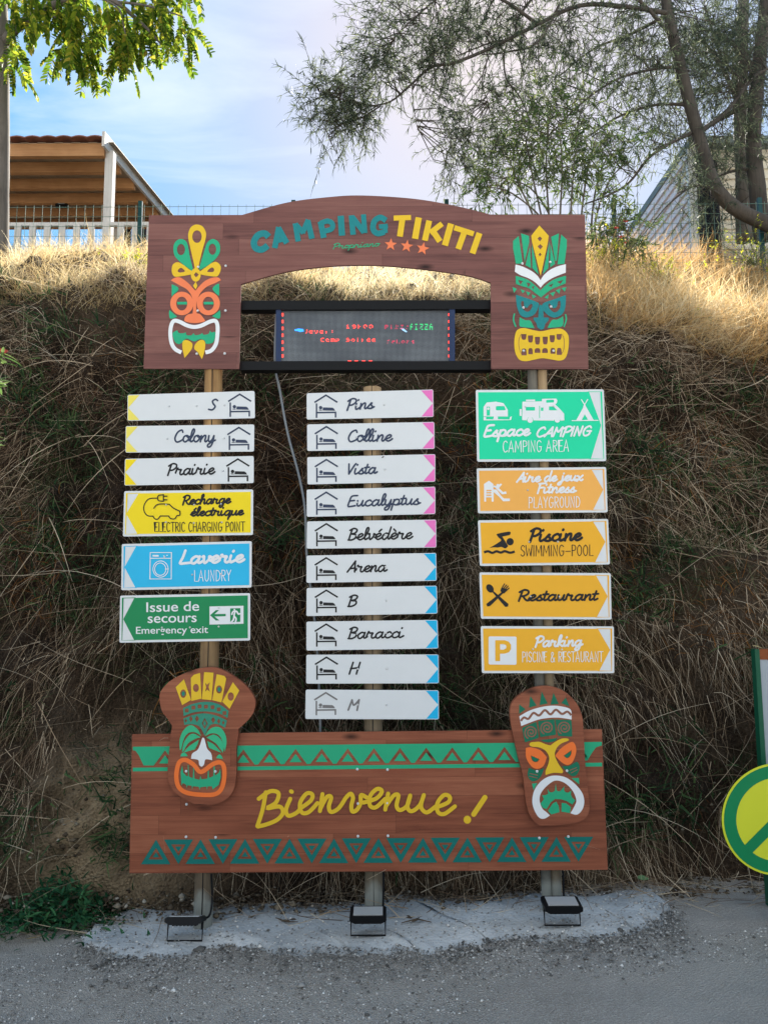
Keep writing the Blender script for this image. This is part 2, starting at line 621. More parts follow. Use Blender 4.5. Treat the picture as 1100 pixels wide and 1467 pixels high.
WHITE = paint('white_board', (0.63, 0.66, 0.695), 0.38, 0.07, 5)
WHITE_ART = paint('white_vinyl', (0.70, 0.73, 0.77), 0.45, 0.04)
BLACK_INK = paint('black_ink', (0.012, 0.013, 0.016), 0.45, 0.1)
NAVY_INK = paint('faded_navy_ink', (0.035, 0.05, 0.095), 0.45, 0.1)
GREY_INK = paint('faded_grey_ink', (0.17, 0.165, 0.17), 0.5, 0.1)
YELLOW = paint('yellow_vinyl', (0.80, 0.62, 0.012), 0.4, 0.05)
PALE_YELLOW = paint('pale_yellow_vinyl', (0.76, 0.66, 0.12), 0.4, 0.05)
PINK = paint('pink_vinyl', (0.75, 0.17, 0.50), 0.4, 0.05)
BLUE = paint('blue_vinyl', (0.005, 0.41, 0.74), 0.4, 0.05)
SKYBLUE = paint('light_blue_vinyl', (0.02, 0.43, 0.74), 0.4, 0.05)
EXITGREEN = paint('exit_green_vinyl', (0.005, 0.22, 0.08), 0.4, 0.05)
CAMPGREEN = paint('camping_green_vinyl', (0.012, 0.62, 0.34), 0.4, 0.05)
ORANGE = paint('orange_vinyl', (0.78, 0.40, 0.025), 0.4, 0.05)
PALE_ORANGE = paint('faded_orange_vinyl', (0.80, 0.40, 0.09), 0.4, 0.07)
T_YELLOW = paint('mask_yellow', (0.70, 0.46, 0.025), 0.45, 0.06)
T_GREEN = paint('mask_green', (0.02, 0.36, 0.19), 0.45, 0.08)
T_EMERALD = paint('mask_dark_green', (0.006, 0.15, 0.085), 0.45, 0.08)
T_TEAL = paint('mask_teal', (0.012, 0.20, 0.22), 0.45, 0.08)
T_ORANGE = paint('mask_orange', (0.80, 0.17, 0.035), 0.45, 0.06)
T_CORAL = paint('mask_coral', (0.78, 0.20, 0.085), 0.45, 0.06)
GROOVE = paint('cut_groove', (0.26, 0.115, 0.08), 0.7, 0.2)
STEEL = paint('bolt_steel', (0.55, 0.57, 0.60), 0.35, 0.1, metal=0.6)
BLACK_METAL = paint('black_metal', (0.007, 0.0075, 0.009), 0.45, 0.2, spec=0.15)
NAVY_METAL = paint('navy_metal', (0.02, 0.035, 0.09), 0.4, 0.1)
PANEL_TOP = plank('timber_print_top', (0.085, 0.036, 0.034), (0.165, 0.070, 0.062), (0.235, 0.110, 0.092))
PANEL_LOW = plank('timber_print_low', (0.10, 0.028, 0.016), (0.235, 0.074, 0.040), (0.33, 0.122, 0.068))
# ================================================================== SIGN
YS = 3.60        # plane of the board fronts
def part_flat(name, mat, parent, shapes, Y, th=0.0008):
    m = MB()
    for i, s in enumerate(shapes):
        m.flat(s, Y - 0.00012 * i, th) if isinstance(s[0], list) else m.flat([s], Y - 0.00012 * i, th)
    return m.build(name, mat, parent)
def part_strokes(name, mat, parent, strokes, w, Y, smooth=True, **kw):
    m = MB()
    for i, s in enumerate(strokes):
        m.stroke(s, w, Y - 0.00045 * i, smooth=smooth, **kw)
    return m.build(name, mat, parent)
def add_bolts(parent, pts, Y, r=1.7, mat=None):
    for (u, v) in pts:
        m = MB()
        c = P(u, v, Y)
        rr = r * PX(Y)
        n = 12
        ring = [(c + Vector((rr * math.cos(2 * math.pi * k / n), 0, rr * math.sin(2 * math.pi * k / n)))) for k in range(n)]
        top = [c + (p - c) * 0.6 + Vector((0, -rr * 0.75, 0)) for p in ring]
        m.add(ring + top, [(k, (k + 1) % n, n + (k + 1) % n, n + k) for k in range(n)] + [tuple(n + k for k in range(n))])
        m.build('bolt', mat or STEEL, parent)

# ---- handwriting -------------------------------------------------
BOWL = [(0.85, .85), (0.5, 1.0), (0.12, 0.6), (0.15, 0.1), (0.45, 0.0), (0.8, 0.5), (0.9, 0.98)]
UL = [(0.1, 0.95), (0.1, 0.3), (0.3, 0.02), (0.6, 0.3), (0.78, 0.95)]
EE = [(0.0, 0.3), (0.5, 0.5), (0.75, 0.8), (0.55, 1.0), (0.2, 0.75), (0.12, 0.3), (0.4, 0.0), (0.7, .1), (0.95, 0.35)]
PP = [[(0.35, 1.8), (0.22, 0.9), (0.08, -.08)], [(0.0, 1.5), (0.55, 1.9), (1.05, 1.7), (1.05, 1.2), (0.6, 0.8), (0.25, 0.8)]]
SCRIPT = {
 'a': ([BOWL, [(0.9, .98), (0.82, .3), (0.95, .02), (1.25, .25)]], 1.15),
 'c': ([[(0.8, .8), (0.6, 1.0), (0.2, .75), (0.1, .3), (0.35, 0), (0.7, .1), (0.95, .35)]], .88),
 'd': ([BOWL, [(1.02, 2.0), (0.88, .9), (0.82, .3), (0.95, .02), (1.2, .25)]], 1.12),
 'e': ([EE], .9), 'é': ([EE, [(.45, 1.3), (.72, 1.65)]], .9), 'è': ([EE, [(.3, 1.65), (.58, 1.3)]], .9),
 'g': ([BOWL, [(0.9, .98), (0.85, .2), (0.7, -.6), (0.35, -.8), (0.2, -.5), (0.6, -.1), (1.2, .3)]], 1.12),
 'h': ([[(0.0, .2), (0.25, 1.0), (0.5, 1.7), (0.42, 2.0), (0.22, 1.8), (0.15, .8), (0.1, 0)], [(0.12, .3), (0.4, .9), (0.7, 1.0), (0.78, .7), (0.72, .25), (0.85, 0), (1.15, .25)]], 1.1),
 'i': ([[(0.1, .95), (0.05, .3), (0.2, 0), (0.62, .28)], [(0.26, 1.55), (0.30, 1.64)]], .60),
 'j': ([[(0.3, .95), (0.25, 0), (0.05, -.7), (-.3, -.7), (-.2, -.35), (.3, 0), (.6, .25)], [(0.36, 1.42), (0.40, 1.5)]], .6),
 'k': ([[(0, .2), (0.28, 1), (.45, 1.8), (.3, 2.0), (.15, 1.5), (0.1, 0)], [(0.75, 1.0), (0.25, .5), (0.55, .2), (0.75, 0), (1.0, .25)]], .95),
 'l': ([[(0, .2), (0.35, 1.0), (0.5, 1.7), (0.38, 2.0), (0.2, 1.7), (0.12, .5), (0.25, .02), (0.55, .25)]], .5),
 'n': ([[(0.1, .95), (0.08, 0)], [(0.1, .3), (0.4, .9), (0.65, .98), (0.7, .65), (0.66, .2), (0.8, 0), (1.05, .25)]], 1.02),
 'o': ([[(0.55, 1.0), (0.2, .85), (0.1, .35), (0.4, 0), (0.78, .35), (0.75, .85), (0.5, 1.0), (0.65, .75), (1.0, .85)]], .95),
 'p': ([[(0.15, .95), (0.05, 0), (-.05, -.85)], [(0.1, .5), (0.35, .95), (0.75, .9), (0.8, .4), (0.5, .02), (0.15, .15)], [(.5, .02), (.85, .08), (1.1, .3)]], 1.02),
 'q': ([BOWL, [(0.9, .98), (0.82, 0), (0.72, -.85)], [(.76, -.5), (1.2, .25)]], 1.12),
 'r': ([[(0, .3), (0.18, 1.12), (0.34, .86), (0.72, .86), (0.62, .5), (0.66, .1), (0.86, 0), (1.15, .25)]], 1.06),
 's': ([[(0.0, .2), (0.5, 1.0), (0.45, .65), (0.65, .3), (0.5, 0), (0.1, .05)], [(.5, 0), (.9, .25)]], .8),
 't': ([[(0.32, 1.6), (0.15, .4), (0.25, .02), (0.6, .25)], [(-.05, 1.05), (0.6, 1.12)]], .58),
 'u': ([UL, [(0.78, .95), (0.72, .3), (0.85, 0), (1.1, .25)]], 1.05),
 'v': ([[(0.05, .9), (0.2, .98), (0.25, .3), (0.4, 0), (0.75, .5), (0.75, .95), (1.0, .8)]], .95),
 'x': ([[(0.05, .9), (0.3, .8), (0.5, .2), (0.8, 0), (1.0, .2)], [(0.9, 1.0), (0.1, -.1)]], .95),
 'y': ([UL, [(0.78, .95), (0.75, 0), (0.55, -.7), (0.2, -.8), (0.15, -.45), (0.6, -.05), (1.05, .25)]], 1.02),
 'S': ([[(1.0, 1.65), (0.7, 1.9), (0.35, 1.6), (0.5, 1.1), (0.8, .6), (0.5, .05), (0.0, .15)]], 1.05),
 'C': ([[(1.05, 1.5), (0.85, 1.85), (0.35, 1.5), (0.1, .6), (0.4, 0), (0.9, .15), (1.2, .4)]], 1.15),
 'P': (PP, 1.1), 'R': (PP + [[(0.5, .8), (0.8, .25), (1.1, 0), (1.35, .1)]], 1.25),
 'L': ([[(0.45, 1.9), (0.3, .9), (0.1, .05), (0.6, .05), (1.2, .1)]], 1.15),
 'V': ([[(0.1, 1.8), (0.3, .05)], [(0.3, .05), (0.9, 1.5), (1.1, 1.8)]], 1.05),
 'E': ([[(1.1, 1.85), (0.4, 1.75), (0.2, 1.0), (0.1, .05), (0.5, 0), (1.0, .1)], [(0.25, .95), (0.8, 1.02)]], 1.12),
 'B': ([[(0.35, 1.8), (0.2, .9), (0.1, 0)], [(0.05, 1.6), (0.55, 1.9), (0.98, 1.65), (0.8, 1.15), (0.35, .98), (0.88, .85), (0.92, .35), (0.5, 0), (0.02, 0)]], 1.1),
 'A': ([[(0, 0), (0.4, .8), (0.9, 1.85)], [(0.9, 1.85), (0.92, 1.0), (1.0, 0)], [(0.25, .55), (1.0, .68)]], 1.15),
 'H': ([[(0.35, 1.85), (0.15, 0)], [(1.05, 1.85), (0.85, 0)], [(0.2, .85), (1.0, 1.0)]], 1.2),
 'M': ([[(0.05, 0), (0.3, 1.75)], [(0.3, 1.75), (0.6, .85), (1.1, 1.8)], [(1.1, 1.8), (1.05, 0)]], 1.3),
 'F': ([[(0.3, 1.8), (.2, .9), (.1, -.05)], [(0.1, 1.8), (1.1, 1.88)], [(.2, 1.0), (.85, 1.08)]], .95),
 'N': ([[(0.05, 0), (0.25, 1.8)], [(0.25, 1.8), (0.75, .05)], [(0.75, .05), (0.98, 1.85)]], 1.15),
 'G': ([[(1.0, 1.55), (0.75, 1.88), (0.25, 1.45), (0.08, .6), (0.35, 0), (0.85, .2), (0.98, .85)], [(.55, .88), (1.1, .9)]], 1.2),
 'I': ([[(0.25, 1.85), (0.1, 0)]], .45), ' ': ([], .6), '!': ([[(.4, 1.9), (.15, .6)], [(.02, .05), (.04, .1)]], .4)}
THIN = {
 'A': ([[(0, 0), (.22, 1), (.44, 0)], [(.07, .34), (.38, .34)]], .52), 'C': ([[(.4, .85), (.25, 1), (.07, .8), (.05, .3), (.2, 0), (.4, .12)]], .47),
 'D': ([[(.05, 0), (.05, 1)], [(.05, 1), (.3, .9), (.42, .5), (.3, .1), (.05, 0)]], .5), 'E': ([[(.38, 1), (.05, 1), (.05, 0), (.38, 0)], [(.05, .5), (.32, .5)]], .43),
 'G': ([[(.42, .85), (.25, 1), (.07, .8), (.05, .3), (.2, 0), (.4, .15), (.42, .45)], [(.25, .45), (.46, .45)]], .52), 'H': ([[(.05, 0), (.05, 1)], [(.42, 0), (.42, 1)], [(.05, .5), (.42, .5)]], .5),
 'I': ([[(.05, 0), (.05, 1)]], .15), 'L': ([[(.05, 1), (.05, 0), (.36, 0)]], .4), 'M': ([[(.03, 0), (.08, 1), (.3, .3), (.52, 1), (.57, 0)]], .64),
 'N': ([[(.05, 0), (.05, 1), (.4, 0), (.4, 1)]], .5), 'O': ([[(.23, 1), (.06, .75), (.06, .25), (.23, 0), (.4, .25), (.4, .75), (.23, 1)]], .5),
 'P': ([[(.05, 0), (.05, 1)], [(.05, 1), (.3, .95), (.38, .75), (.3, .52), (.05, .48)]], .44), 'R': ([[(.05, 0), (.05, 1)], [(.05, 1), (.3, .95), (.38, .75), (.3, .52), (.05, .5)], [(.15, .5), (.4, 0)]], .46),
 'S': ([[(.38, .85), (.24, 1), (.08, .85), (.1, .62), (.36, .38), (.36, .14), (.2, 0), (.04, .14)]], .44), 'T': ([[(0, 1), (.44, 1)], [(.22, 1), (.22, 0)]], .46),
 'U': ([[(.05, 1), (.05, .25), (.2, 0), (.38, .25), (.4, 1)]], .48), 'W': ([[(0, 1), (.12, 0), (.28, .7), (.44, 0), (.57, 1)]], .62), 'Y': ([[(0, 1), (.2, .5), (.42, 1)], [(.2, .5), (.2, 0)]], .46),
 '-': ([[(.04, .42), (.46, .42)]], .52), '&': ([[(.5, 0), (.15, .65), (.2, .95), (.36, .8), (.1, .35), (.1, .05), (.3, 0), (.5, .4)]], .56), ' ': ([], .26)}
SHARP = set('AEHLMNWTYI-')
def lay(font, s, x0, y0, x1, y1, h, slant=0.0, sharp=False, track=0):
    """strokes of text s from (x0, y0) to (x1, y1) along its baseline, unit height h pixels"""
    wtot = sum(font[c][1] + track for c in s) - track
    k = (x1 - x0) / wtot
    out, x = [], 0.0
    for c in s:
        for st in font[c][0]:
            q = [(p[0] + x + slant * p[1] * h / k, p[1]) for p in st]
            pts = [(x0 + a * k, y0 + (y1 - y0) * (a / wtot) - b * h) for a, b in q]
            out.append((pts, not (sharp and c in SHARP)))
        x += font[c][1] + track
    return out
def write(name, mat, parent, runs, Y):
    """runs: list of (strokes, width)"""
    m = MB()
    i = 0
    for strokes, w in runs:
        for pts, smo in strokes:
            m.stroke(pts, w, Y - 0.00005 * (i % 12), smooth=smo, n=5)
            i += 1
    return m.build(name, mat, parent)
def script(z, s, x0, y0, x1, y1, xh, slant=0.16):
    (a, b), (c, d) = z([(x0, y0), (x1, y1)])
    return lay(SCRIPT, s, a, b, c, d, xh, slant)
def thin(z, s, x0, y0, x1, y1, h):
    (a, b), (c, d) = z([(x0, y0), (x1, y1)])
    return lay(THIN, s, a, b, c, d, h, 0.0, True, 0.06)

def text_part(name, mat, parent, s, quad, Y, bold=0.0):
    """upright lettering in the built-in face, fitted into the pixel quad (x0, baseline0, x1, baseline1, height)"""
    cu = bpy.data.curves.new('lettering', 'FONT')
    cu.body = s
    cu.offset = bold
    cu.resolution_u = 6
    ob = bpy.data.objects.new('lettering', cu)
    COL.objects.link(ob)
    bpy.context.view_layer.update()
    me = ob.evaluated_get(bpy.context.evaluated_depsgraph_get()).to_mesh()
    vs = [v.co.copy() for v in me.vertices]
    fs = [tuple(p.vertices) for p in me.polygons]
    bpy.data.objects.remove(ob)
    lo = min(v.x for v in vs)
    hi = max(v.x for v in vs)
    x0, y0, x1, y1, capk = quad
    m = MB()
    m.add([P(x0 + (v.x - lo) / (hi - lo) * (x1 - x0), y0 + (y1 - y0) * (v.x - lo) / (hi - lo) - v.y * capk / 0.73, Y) for v in vs], fs)
    return m.build(name, mat, parent)

# ---- boards ------------------------------------------------------
def base_of(q, Y):
    p = (P(*q[2], Y) + P(*q[3], Y)) / 2
    return p
def board(name, q, label, cat_, group, Y=YS):
    t = thing(name, base_of(q, Y), label, cat_, group)
    m = MB()
    m.flat([rrect(q, 2.6)], Y, 0.004)
    m.build('panel', WHITE, t)
    return t
def corners(q, ins):
    """inset corners of a board (pixels)"""
    c = Vector((sum(p[0] for p in q) / 4, sum(p[1] for p in q) / 4))
    out = []
    for p in q:
        out.append((p[0] + (ins if p[0] < c.x else -ins), p[1] + (ins if p[1] < c.y else -ins)))
    return out
def lerp2(a, b, t):
    return (a[0] + (b[0] - a[0]) * t, a[1] + (b[1] - a[1]) * t)
def bed_symbol(t, x, y, s, ink, Y):
    """roof over a bed with a sleeper; (x, y) = roof tip, s = scale"""
    f = lambda pts: [(x + a * s, y + b * s) for a, b in pts]
    m = MB()
    m.stroke(f([(-16.5, 11.5), (0, 1.2), (16.3, 11.3)]), 2.3 * s, Y, smooth=False, butt=True)
    m.flat([f(rect(-14.6, 13, -12.4, 33.5))], Y)
    m.flat([f([(-12.4, 25), (14.8, 24.6), (14.8, 26.8), (-12.4, 27.2)])], Y - .0001)
    m.flat([f(rect(12.6, 26.8, 14.8, 33))], Y)
    m.flat([ell(x - 7.6 * s, y + 19.0 * s, 2.5 * s, 2.5 * s, 16)], Y)
    m.flat([f([(-4.4, 18.6), (9.5, 19.0), (11.6, 20.6), (13.2, 23.4), (-4.8, 23.0)])], Y)
    m.flat([f([(-10.2, 21.8), (-5.6, 22.1), (-5.6, 23.2), (-10.2, 23.0)])], Y)
    return m.build('bed_symbol', ink, t)
GA = 'white direction boards for the cabin areas'
GS = 'coloured direction boards for the facilities'
ZL1, ZL2 = Zc(160, 540, 5), Zc(160, 690, 5)
ZM1, ZM2 = Zc(425, 540, 5), Zc(425, 780, 5)
ZR1, ZR2 = Zc(670, 545, 5), Zc(670, 730, 5)
def white_board(q, word, z, wx, ink, tipcol, left, sym, xh, label, bolts, sw=2.5):
    t = board('direction_board', q, label, 'direction sign', GA)
    TL, TR, BR, BL = q
    y1 = YS - 0.001
    for half in (0, 1):
        if left:
            mid = lerp2(TL, BL, .5)
            a = (TL, BL)[half]
            b = lerp2(a, (TR, BR)[half], .093)
        else:
            mid = lerp2(TR, BR, .5)
            a = (TR, BR)[half]
            b = lerp2(a, (TL, BL)[half], .095)
        dx = 0.9 if left else -0.9
        dy = (0.9, -0.9)[half]
        part_flat('arrow_corner', tipcol, t, [[(a[0] + dx, a[1] + dy), (b[0], b[1] + dy), (mid[0] + dx, mid[1])]], y1)
    bed_symbol(t, *z([sym])[0], 1.0, ink, y1)
    write('lettering', ink, t, [(script(z, word, *wx, xh), sw)], y1)
    add_bolts(t, z(bolts), y1, 1.5)
    return t
white_board([(183.2, 565.6), (364.8, 560), (365.4, 599), (183, 602.8)], 'S', ZL1, (695, 238, 752, 236), NAVY_INK, PALE_YELLOW, True, (918, 118), 8.0,
            'white board lettered with a single S beside a bed symbol, pale yellow arrow end', [(412, 210), (610, 208), (810, 202)])
white_board([(180.6, 610.4), (364.4, 608), (364, 646.8), (180, 648.4)], 'Colony', ZL1, (445, 466, 740, 464), NAVY_INK, PALE_YELLOW, True, (912, 356), 9.2,
            'white board lettered Colony with pale yellow arrow end pointing left', [(400, 442), (805, 440)])
white_board([(179.4, 657.4), (363.6, 653.2), (363.6, 692), (178.6, 695.6)], 'Prairie', ZL1, (400, 702, 735, 694), BLACK_INK, YELLOW, True, (905, 582), 8.4,
            'white board lettered Prairie in black with yellow arrow end pointing left', [(798, 672)])
white_board([(439.4, 563.4), (620.4, 558), (621, 597.2), (439.4, 601)], 'Pins', ZM1, (358, 236, 548, 224), NAVY_INK, PINK, False, (210, 125), 8.2,
            'white board lettered Pins, topmost of the middle column with pink arrow end', [(626, 198), (430, 205)])
white_board([(440, 608), (622, 604.4), (622.4, 643), (440.2, 646)], 'Colline', ZM1, (362, 464, 680, 458), NAVY_INK, PINK, False, (213, 350), 8.8,
            'white board lettered Colline with pink arrow end', [(430, 432), (632, 428)])
white_board([(440.2, 655), (623.4, 650.6), (623.4, 690), (440.6, 694)], 'Vista', ZM1, (358, 698, 570, 690), NAVY_INK, PINK, False, (213, 586), 8.2,
            'white board lettered Vista with pink arrow end and a small leaf stuck on top', [(632, 662)])
white_board([(439.4, 701.4), (623.4, 697.2), (623.6, 736.4), (439.6, 740.4)], 'Eucalyptus', ZM1, (362, 928, 878, 912), NAVY_INK, PINK, False, (212, 820), 8.2,
            'white board lettered Eucalyptus, the longest name, with pink arrow end', [(432, 898)])
white_board([(440, 747), (624.6, 744.4), (625, 784.4), (439.4, 786)], 'Belvédère', ZM1, (368, 1168, 825, 1158), BLACK_INK, PINK, False, (213, 1046), 8.6,
            'white board lettered Belvédère with pink arrow end', [(432, 1136), (636, 1130)])
white_board([(439.4, 796), (624.6, 792), (625.4, 832), (439, 835)], 'Arena', ZM2, (362, 198, 640, 192), BLACK_INK, BLUE, False, (212, 90), 8.4,
            'white board lettered Arena, uppermost with a blue arrow end', [(432, 165), (636, 160)])
white_board([(439.4, 842.4), (625.6, 839), (626.6, 879), (439, 882.6)], 'B', ZM2, (366, 444, 432, 440), BLACK_INK, BLUE, False, (213, 322), 8.2,
            'white board lettered with a single B and blue arrow end', [(644, 402)])
white_board([(439, 890.6), (626.6, 888), (627.8, 929), (439, 932)], 'Baracci', ZM2, (368, 674, 762, 666), BLACK_INK, BLUE, False, (212, 565), 8.4,
            'white board lettered Baracci with blue arrow end', [(432, 640), (640, 634)])
white_board([(439, 938), (628, 937.6), (628.6, 979), (438.6, 979.4)], 'H', ZM2, (366, 928, 452, 928), BLACK_INK, BLUE, False, (214, 802), 9.0,
            'white board lettered with a single H and blue arrow end', [(646, 890), (438, 890)])
white_board([(438, 988), (628.2, 989), (628.6, 1030.6), (437.4, 1030)], 'M', ZM2, (366, 1186, 448, 1188), GREY_INK, BLUE, False, (209, 1056), 8.4,
            'lowest white board, lettered M in faded grey with blue arrow end', [(642, 1150), (436, 1148)])
# small dead leaf resting on the Vista board
lf = MB()
lf.flat([sm([(546.3, 655.8, 1), (548, 654), (550.3, 653.8, 1), (548.4, 655.6)])], YS - 0.003, 0.001)
lf.build('leaf', BLACK_INK)
tag(bpy.data.objects['leaf'], 'tiny dark leaf stuck to the top edge of the Vista board', 'leaf')

def colour_board(q, face, left, tip, label, z, bolts, mat2=None):
    """bordered board with a coloured face ending in an arrow; tip = (top x, point x, bottom x) in z pixels"""
    t = board('facility_board', q, label, 'direction sign', GS)
    TL, TR, BR, BL = corners(q, 3.4)
    y1 = YS - 0.001
    (tx, _), (px_, _), (bx, _) = z([(tip[0], 0), (tip[1], 0), (tip[2], 0)])
    def on(a, b, x):
        k = (x - a[0]) / (b[0] - a[0])
        return (x, a[1] + (b[1] - a[1]) * k)
    if left:
        mid = (px_, (TL[1] + BL[1]) / 2)
        poly = [on(TL, TR, tx), TR, BR, on(BL, BR, bx), mid]
        line = [on(TL, TR, tx + 2), (TL[0] + .3, TL[1]), (BL[0] + .3, BL[1]), on(BL, BR, bx + 2)]
    else:
        mid = (px_, (TR[1] + BR[1]) / 2)
        poly = [TL, on(TL, TR, tx), mid, on(BL, BR, bx), BL]
        line = [on(TL, TR, tx - 2), (TR[0] - .3, TR[1]), (BR[0] - .3, BR[1]), on(BL, BR, bx - 2)]
    part_flat('coloured_face', face, t, [poly], y1)
    part_strokes('border_line', face, t, [line], 0.9, y1, smooth=False, butt=True)
    add_bolts(t, z(bolts), y1 - 0.001, 1.5)
    return t
Y2 = YS - 0.0022
# -- electric charging
t = colour_board([(178.4, 703.6), (363, 701.2), (362.6, 766.4), (176.4, 768.6)], YELLOW, True, (195, 106, 186),
                 'yellow board for electric charging with an outline of a car and plug', ZL2, [(392, 165), (592, 165), (785, 160), (390, 290), (590, 296), (790, 292)])
part_strokes('car_symbol', BLACK_INK, t, [ZL2([(330, 118), (268, 124), (236, 165), (234, 210), (258, 243), (298, 247)]),
             ZL2([(298, 247), (310, 266), (332, 268), (350, 246)]), ZL2([(350, 246), (410, 246)]), ZL2([(410, 246), (424, 264), (452, 266), (470, 242)]),
             ZL2([(470, 242), (489, 240), (490, 212)]), ZL2([(490, 212), (445, 190), (414, 162)]), ZL2([(414, 162), (335, 162), (303, 190)]),
             ZL2([(375, 104), (398, 104)]), ZL2([(375, 130), (398, 130)]), ZL2([(372, 92), (372, 142)]), ZL2([(370, 95), (340, 98), (330, 118), (340, 137), (370, 140)])], 1.55, Y2)
write('lettering', BLACK_INK, t, [(script(ZL2, 'Recharge', 508, 164, 850, 154, 6.8), 2.6), (script(ZL2, 'électrique', 566, 246, 942, 238, 6.6), 2.6),
                                  (thin(ZL2, 'ELECTRIC CHARGING POINT', 308, 358, 955, 354, 13.2), 1.2)], Y2)
# -- laundry
t = colour_board([(175, 779.4), (360.8, 775.2), (360.6, 841.6), (174, 845.6)], SKYBLUE, True, (178, 94, 172),
                 'light blue laundry board with a white washing machine outline', ZL2, [(578, 666), (785, 660), (380, 540), (780, 535)])
part_strokes('machine_symbol', WHITE_ART, t, [ZL2([(278, 508), (430, 508), (428, 697), (276, 697), (278, 508)]), ZL2([(278, 549), (428, 549)]),
             ZL2([(297, 528), (336, 528)]), ZL2([(297, 534), (336, 534)]), ZL2([(374, 531), (378, 531)]), ZL2([(396, 528), (402, 528)]), ZL2([(386, 626), (408, 626)])], 1.2, Y2, smooth=False)
part_strokes('machine_door', WHITE_ART, t, [ZL2(ell(352, 626, 54, 58)), ZL2(ell(350, 627, 40, 44))], 1.1, Y2, closed=True)
write('lettering', WHITE_ART, t, [(script(ZL2, 'Laverie', 484, 588, 945, 574, 9.8), 3.7), (thin(ZL2, 'LAUNDRY', 592, 714, 858, 710, 15.5), 1.15)], Y2)
# -- emergency exit
t = colour_board([(172.6, 853.4), (358.6, 849.6), (358.6, 917.6), (171.4, 920.8)], EXITGREEN, True, (165, 85, 163),
                 'dark green emergency exit board with a running man pictogram', ZL2, [(768, 905), (768, 1038), (362, 1046), (562, 1044), (565, 905)])
part_flat('exit_symbol', WHITE_ART, t, [ZL2([(702, 894), (945, 889), (945, 1018), (702, 1024)])], Y2)
part_flat('exit_arrow', EXITGREEN, t, [ZL2([(706, 957), (748, 920), (770, 920), (738, 949), (818, 947), (818, 964), (738, 966), (772, 994), (748, 995)]),
          ZL2([(850, 908), (922, 906), (922, 1004), (850, 1006)])], Y2 - 0.001)
part_strokes('running_man', WHITE_ART, t, [ZL2([(884, 935), (878, 962), (892, 982), (884, 1016)]), ZL2([(878, 962), (872, 990), (856, 1008)]), ZL2([(862, 950), (872, 930), (896, 930), (908, 948), (918, 946)]), ZL2([(880, 916), (881, 917)])], 2.3, Y2 - 0.002)
for s, quad in (('Issue de', (250, 934, 628, 924, 14.6)), ('secours', (260, 1012, 610, 1005, 14.6)), ('Emergency exit', (176, 1090, 692, 1083, 10.6))):
    (a, b), (c, d) = ZL2([quad[:2], quad[2:4]])
    text_part('lettering', WHITE_ART, t, s, (a, b, c, d, quad[4]), Y2, 0.008)
# -- camping area
t = colour_board([(681.2, 558.6), (864.4, 557.8), (868, 660.6), (683.2, 661.4)], CAMPGREEN, False, (866, 953, 880),
                 'large bright green camping area board with caravan, motorhome and tent symbols', ZR1, [(416, 452), (616, 450), (412, 188), (612, 185)])
part_flat('caravan_symbol', WHITE_ART, t, [[ZR1([(112, 258), (112, 190), (135, 158), (200, 152), (255, 163), (285, 210), (286, 258)]), ZR1(rect(134, 188, 158, 252)), ZR1(rrect([(200, 184), (264, 184), (270, 214), (200, 214)], 8))],
          ZR1([(112, 262), (130, 262), (130, 278), (180, 280), (186, 262), (212, 262), (216, 278), (298, 280), (302, 262), (315, 256), (308, 284), (112, 286)]), ZR1(ell(200, 264, 15, 15)), ZR1(ell(145, 202, 8, 10))], Y2)
part_flat('motorhome_symbol', WHITE_ART, t, [[ZR1([(390, 152), (530, 150), (530, 132), (632, 130), (640, 142), (636, 162), (625, 172), (650, 196), (688, 238), (690, 286), (664, 288), (655, 266), (625, 268), (614, 288), (470, 286), (462, 266), (430, 266), (420, 286), (388, 284)]),
          ZR1([(414, 190), (480, 190), (480, 216), (414, 216)]), ZR1([(580, 186), (612, 186), (640, 214), (580, 214)]), ZR1(rrect([(560, 140), (616, 138), (616, 158), (560, 160)], 5)), ZR1(rect(510, 182, 516, 270)), ZR1(rect(522, 194, 540, 218))],
          ZR1(ell(445, 284, 20, 20)), ZR1(ell(640, 282, 20, 20)), ZR1(rect(370, 205, 384, 254)), ZR1(rect(415, 137, 480, 149))], Y2)
part_flat('tent_symbol', WHITE_ART, t, [[ZR1([(775, 286), (836, 172), (900, 284)]), ZR1([(814, 284), (836, 242), (860, 282)])]], Y2)
part_strokes('tent_poles', WHITE_ART, t, [ZR1([(812, 137), (842, 186)]), ZR1([(857, 136), (828, 186)]), ZR1([(745, 288), (930, 286)])], 1.3, Y2, smooth=False)
write('lettering', WHITE_ART, t, [(script(ZR1, 'Espace', 112, 402, 440, 392, 8.6), 3.2), (script(ZR1, 'CAMPING', 486, 404, 880, 394, 7.2, 0.22), 2.7),
                                  (thin(ZR1, 'CAMPING AREA', 250, 514, 726, 508, 16.0), 1.2)], Y2)
# -- playground
t = colour_board([(682.6, 671), (867.6, 669), (870, 734), (684.4, 735.4)], PALE_ORANGE, False, (885, 968, 895),
                 'faded orange playground and fitness board with a child on a slide', ZR1, [(428, 786), (632, 790)])
part_flat('slide_symbol', WHITE_ART, t, [ZR1([(117, 868), (115, 742), (150, 718), (182, 742), (182, 780), (205, 782), (240, 830), (258, 846), (300, 846), (300, 864), (252, 866), (222, 832), (184, 800), (184, 868), (170, 868), (170, 838), (130, 838), (130, 868)]),
          ZR1([(186, 752), (204, 758), (236, 738), (244, 744), (222, 772), (252, 800), (272, 794), (278, 812), (244, 816), (196, 768), (182, 762)]), ZR1(ell(214, 752, 11, 11))], Y2)
part_strokes('slide_rungs', PALE_ORANGE, t, [ZR1([(132, 788), (168, 788)]), ZR1([(132, 804), (168, 804)]), ZR1([(132, 822), (168, 822)])], 1.6, Y2 - 0.001, smooth=False, butt=True)
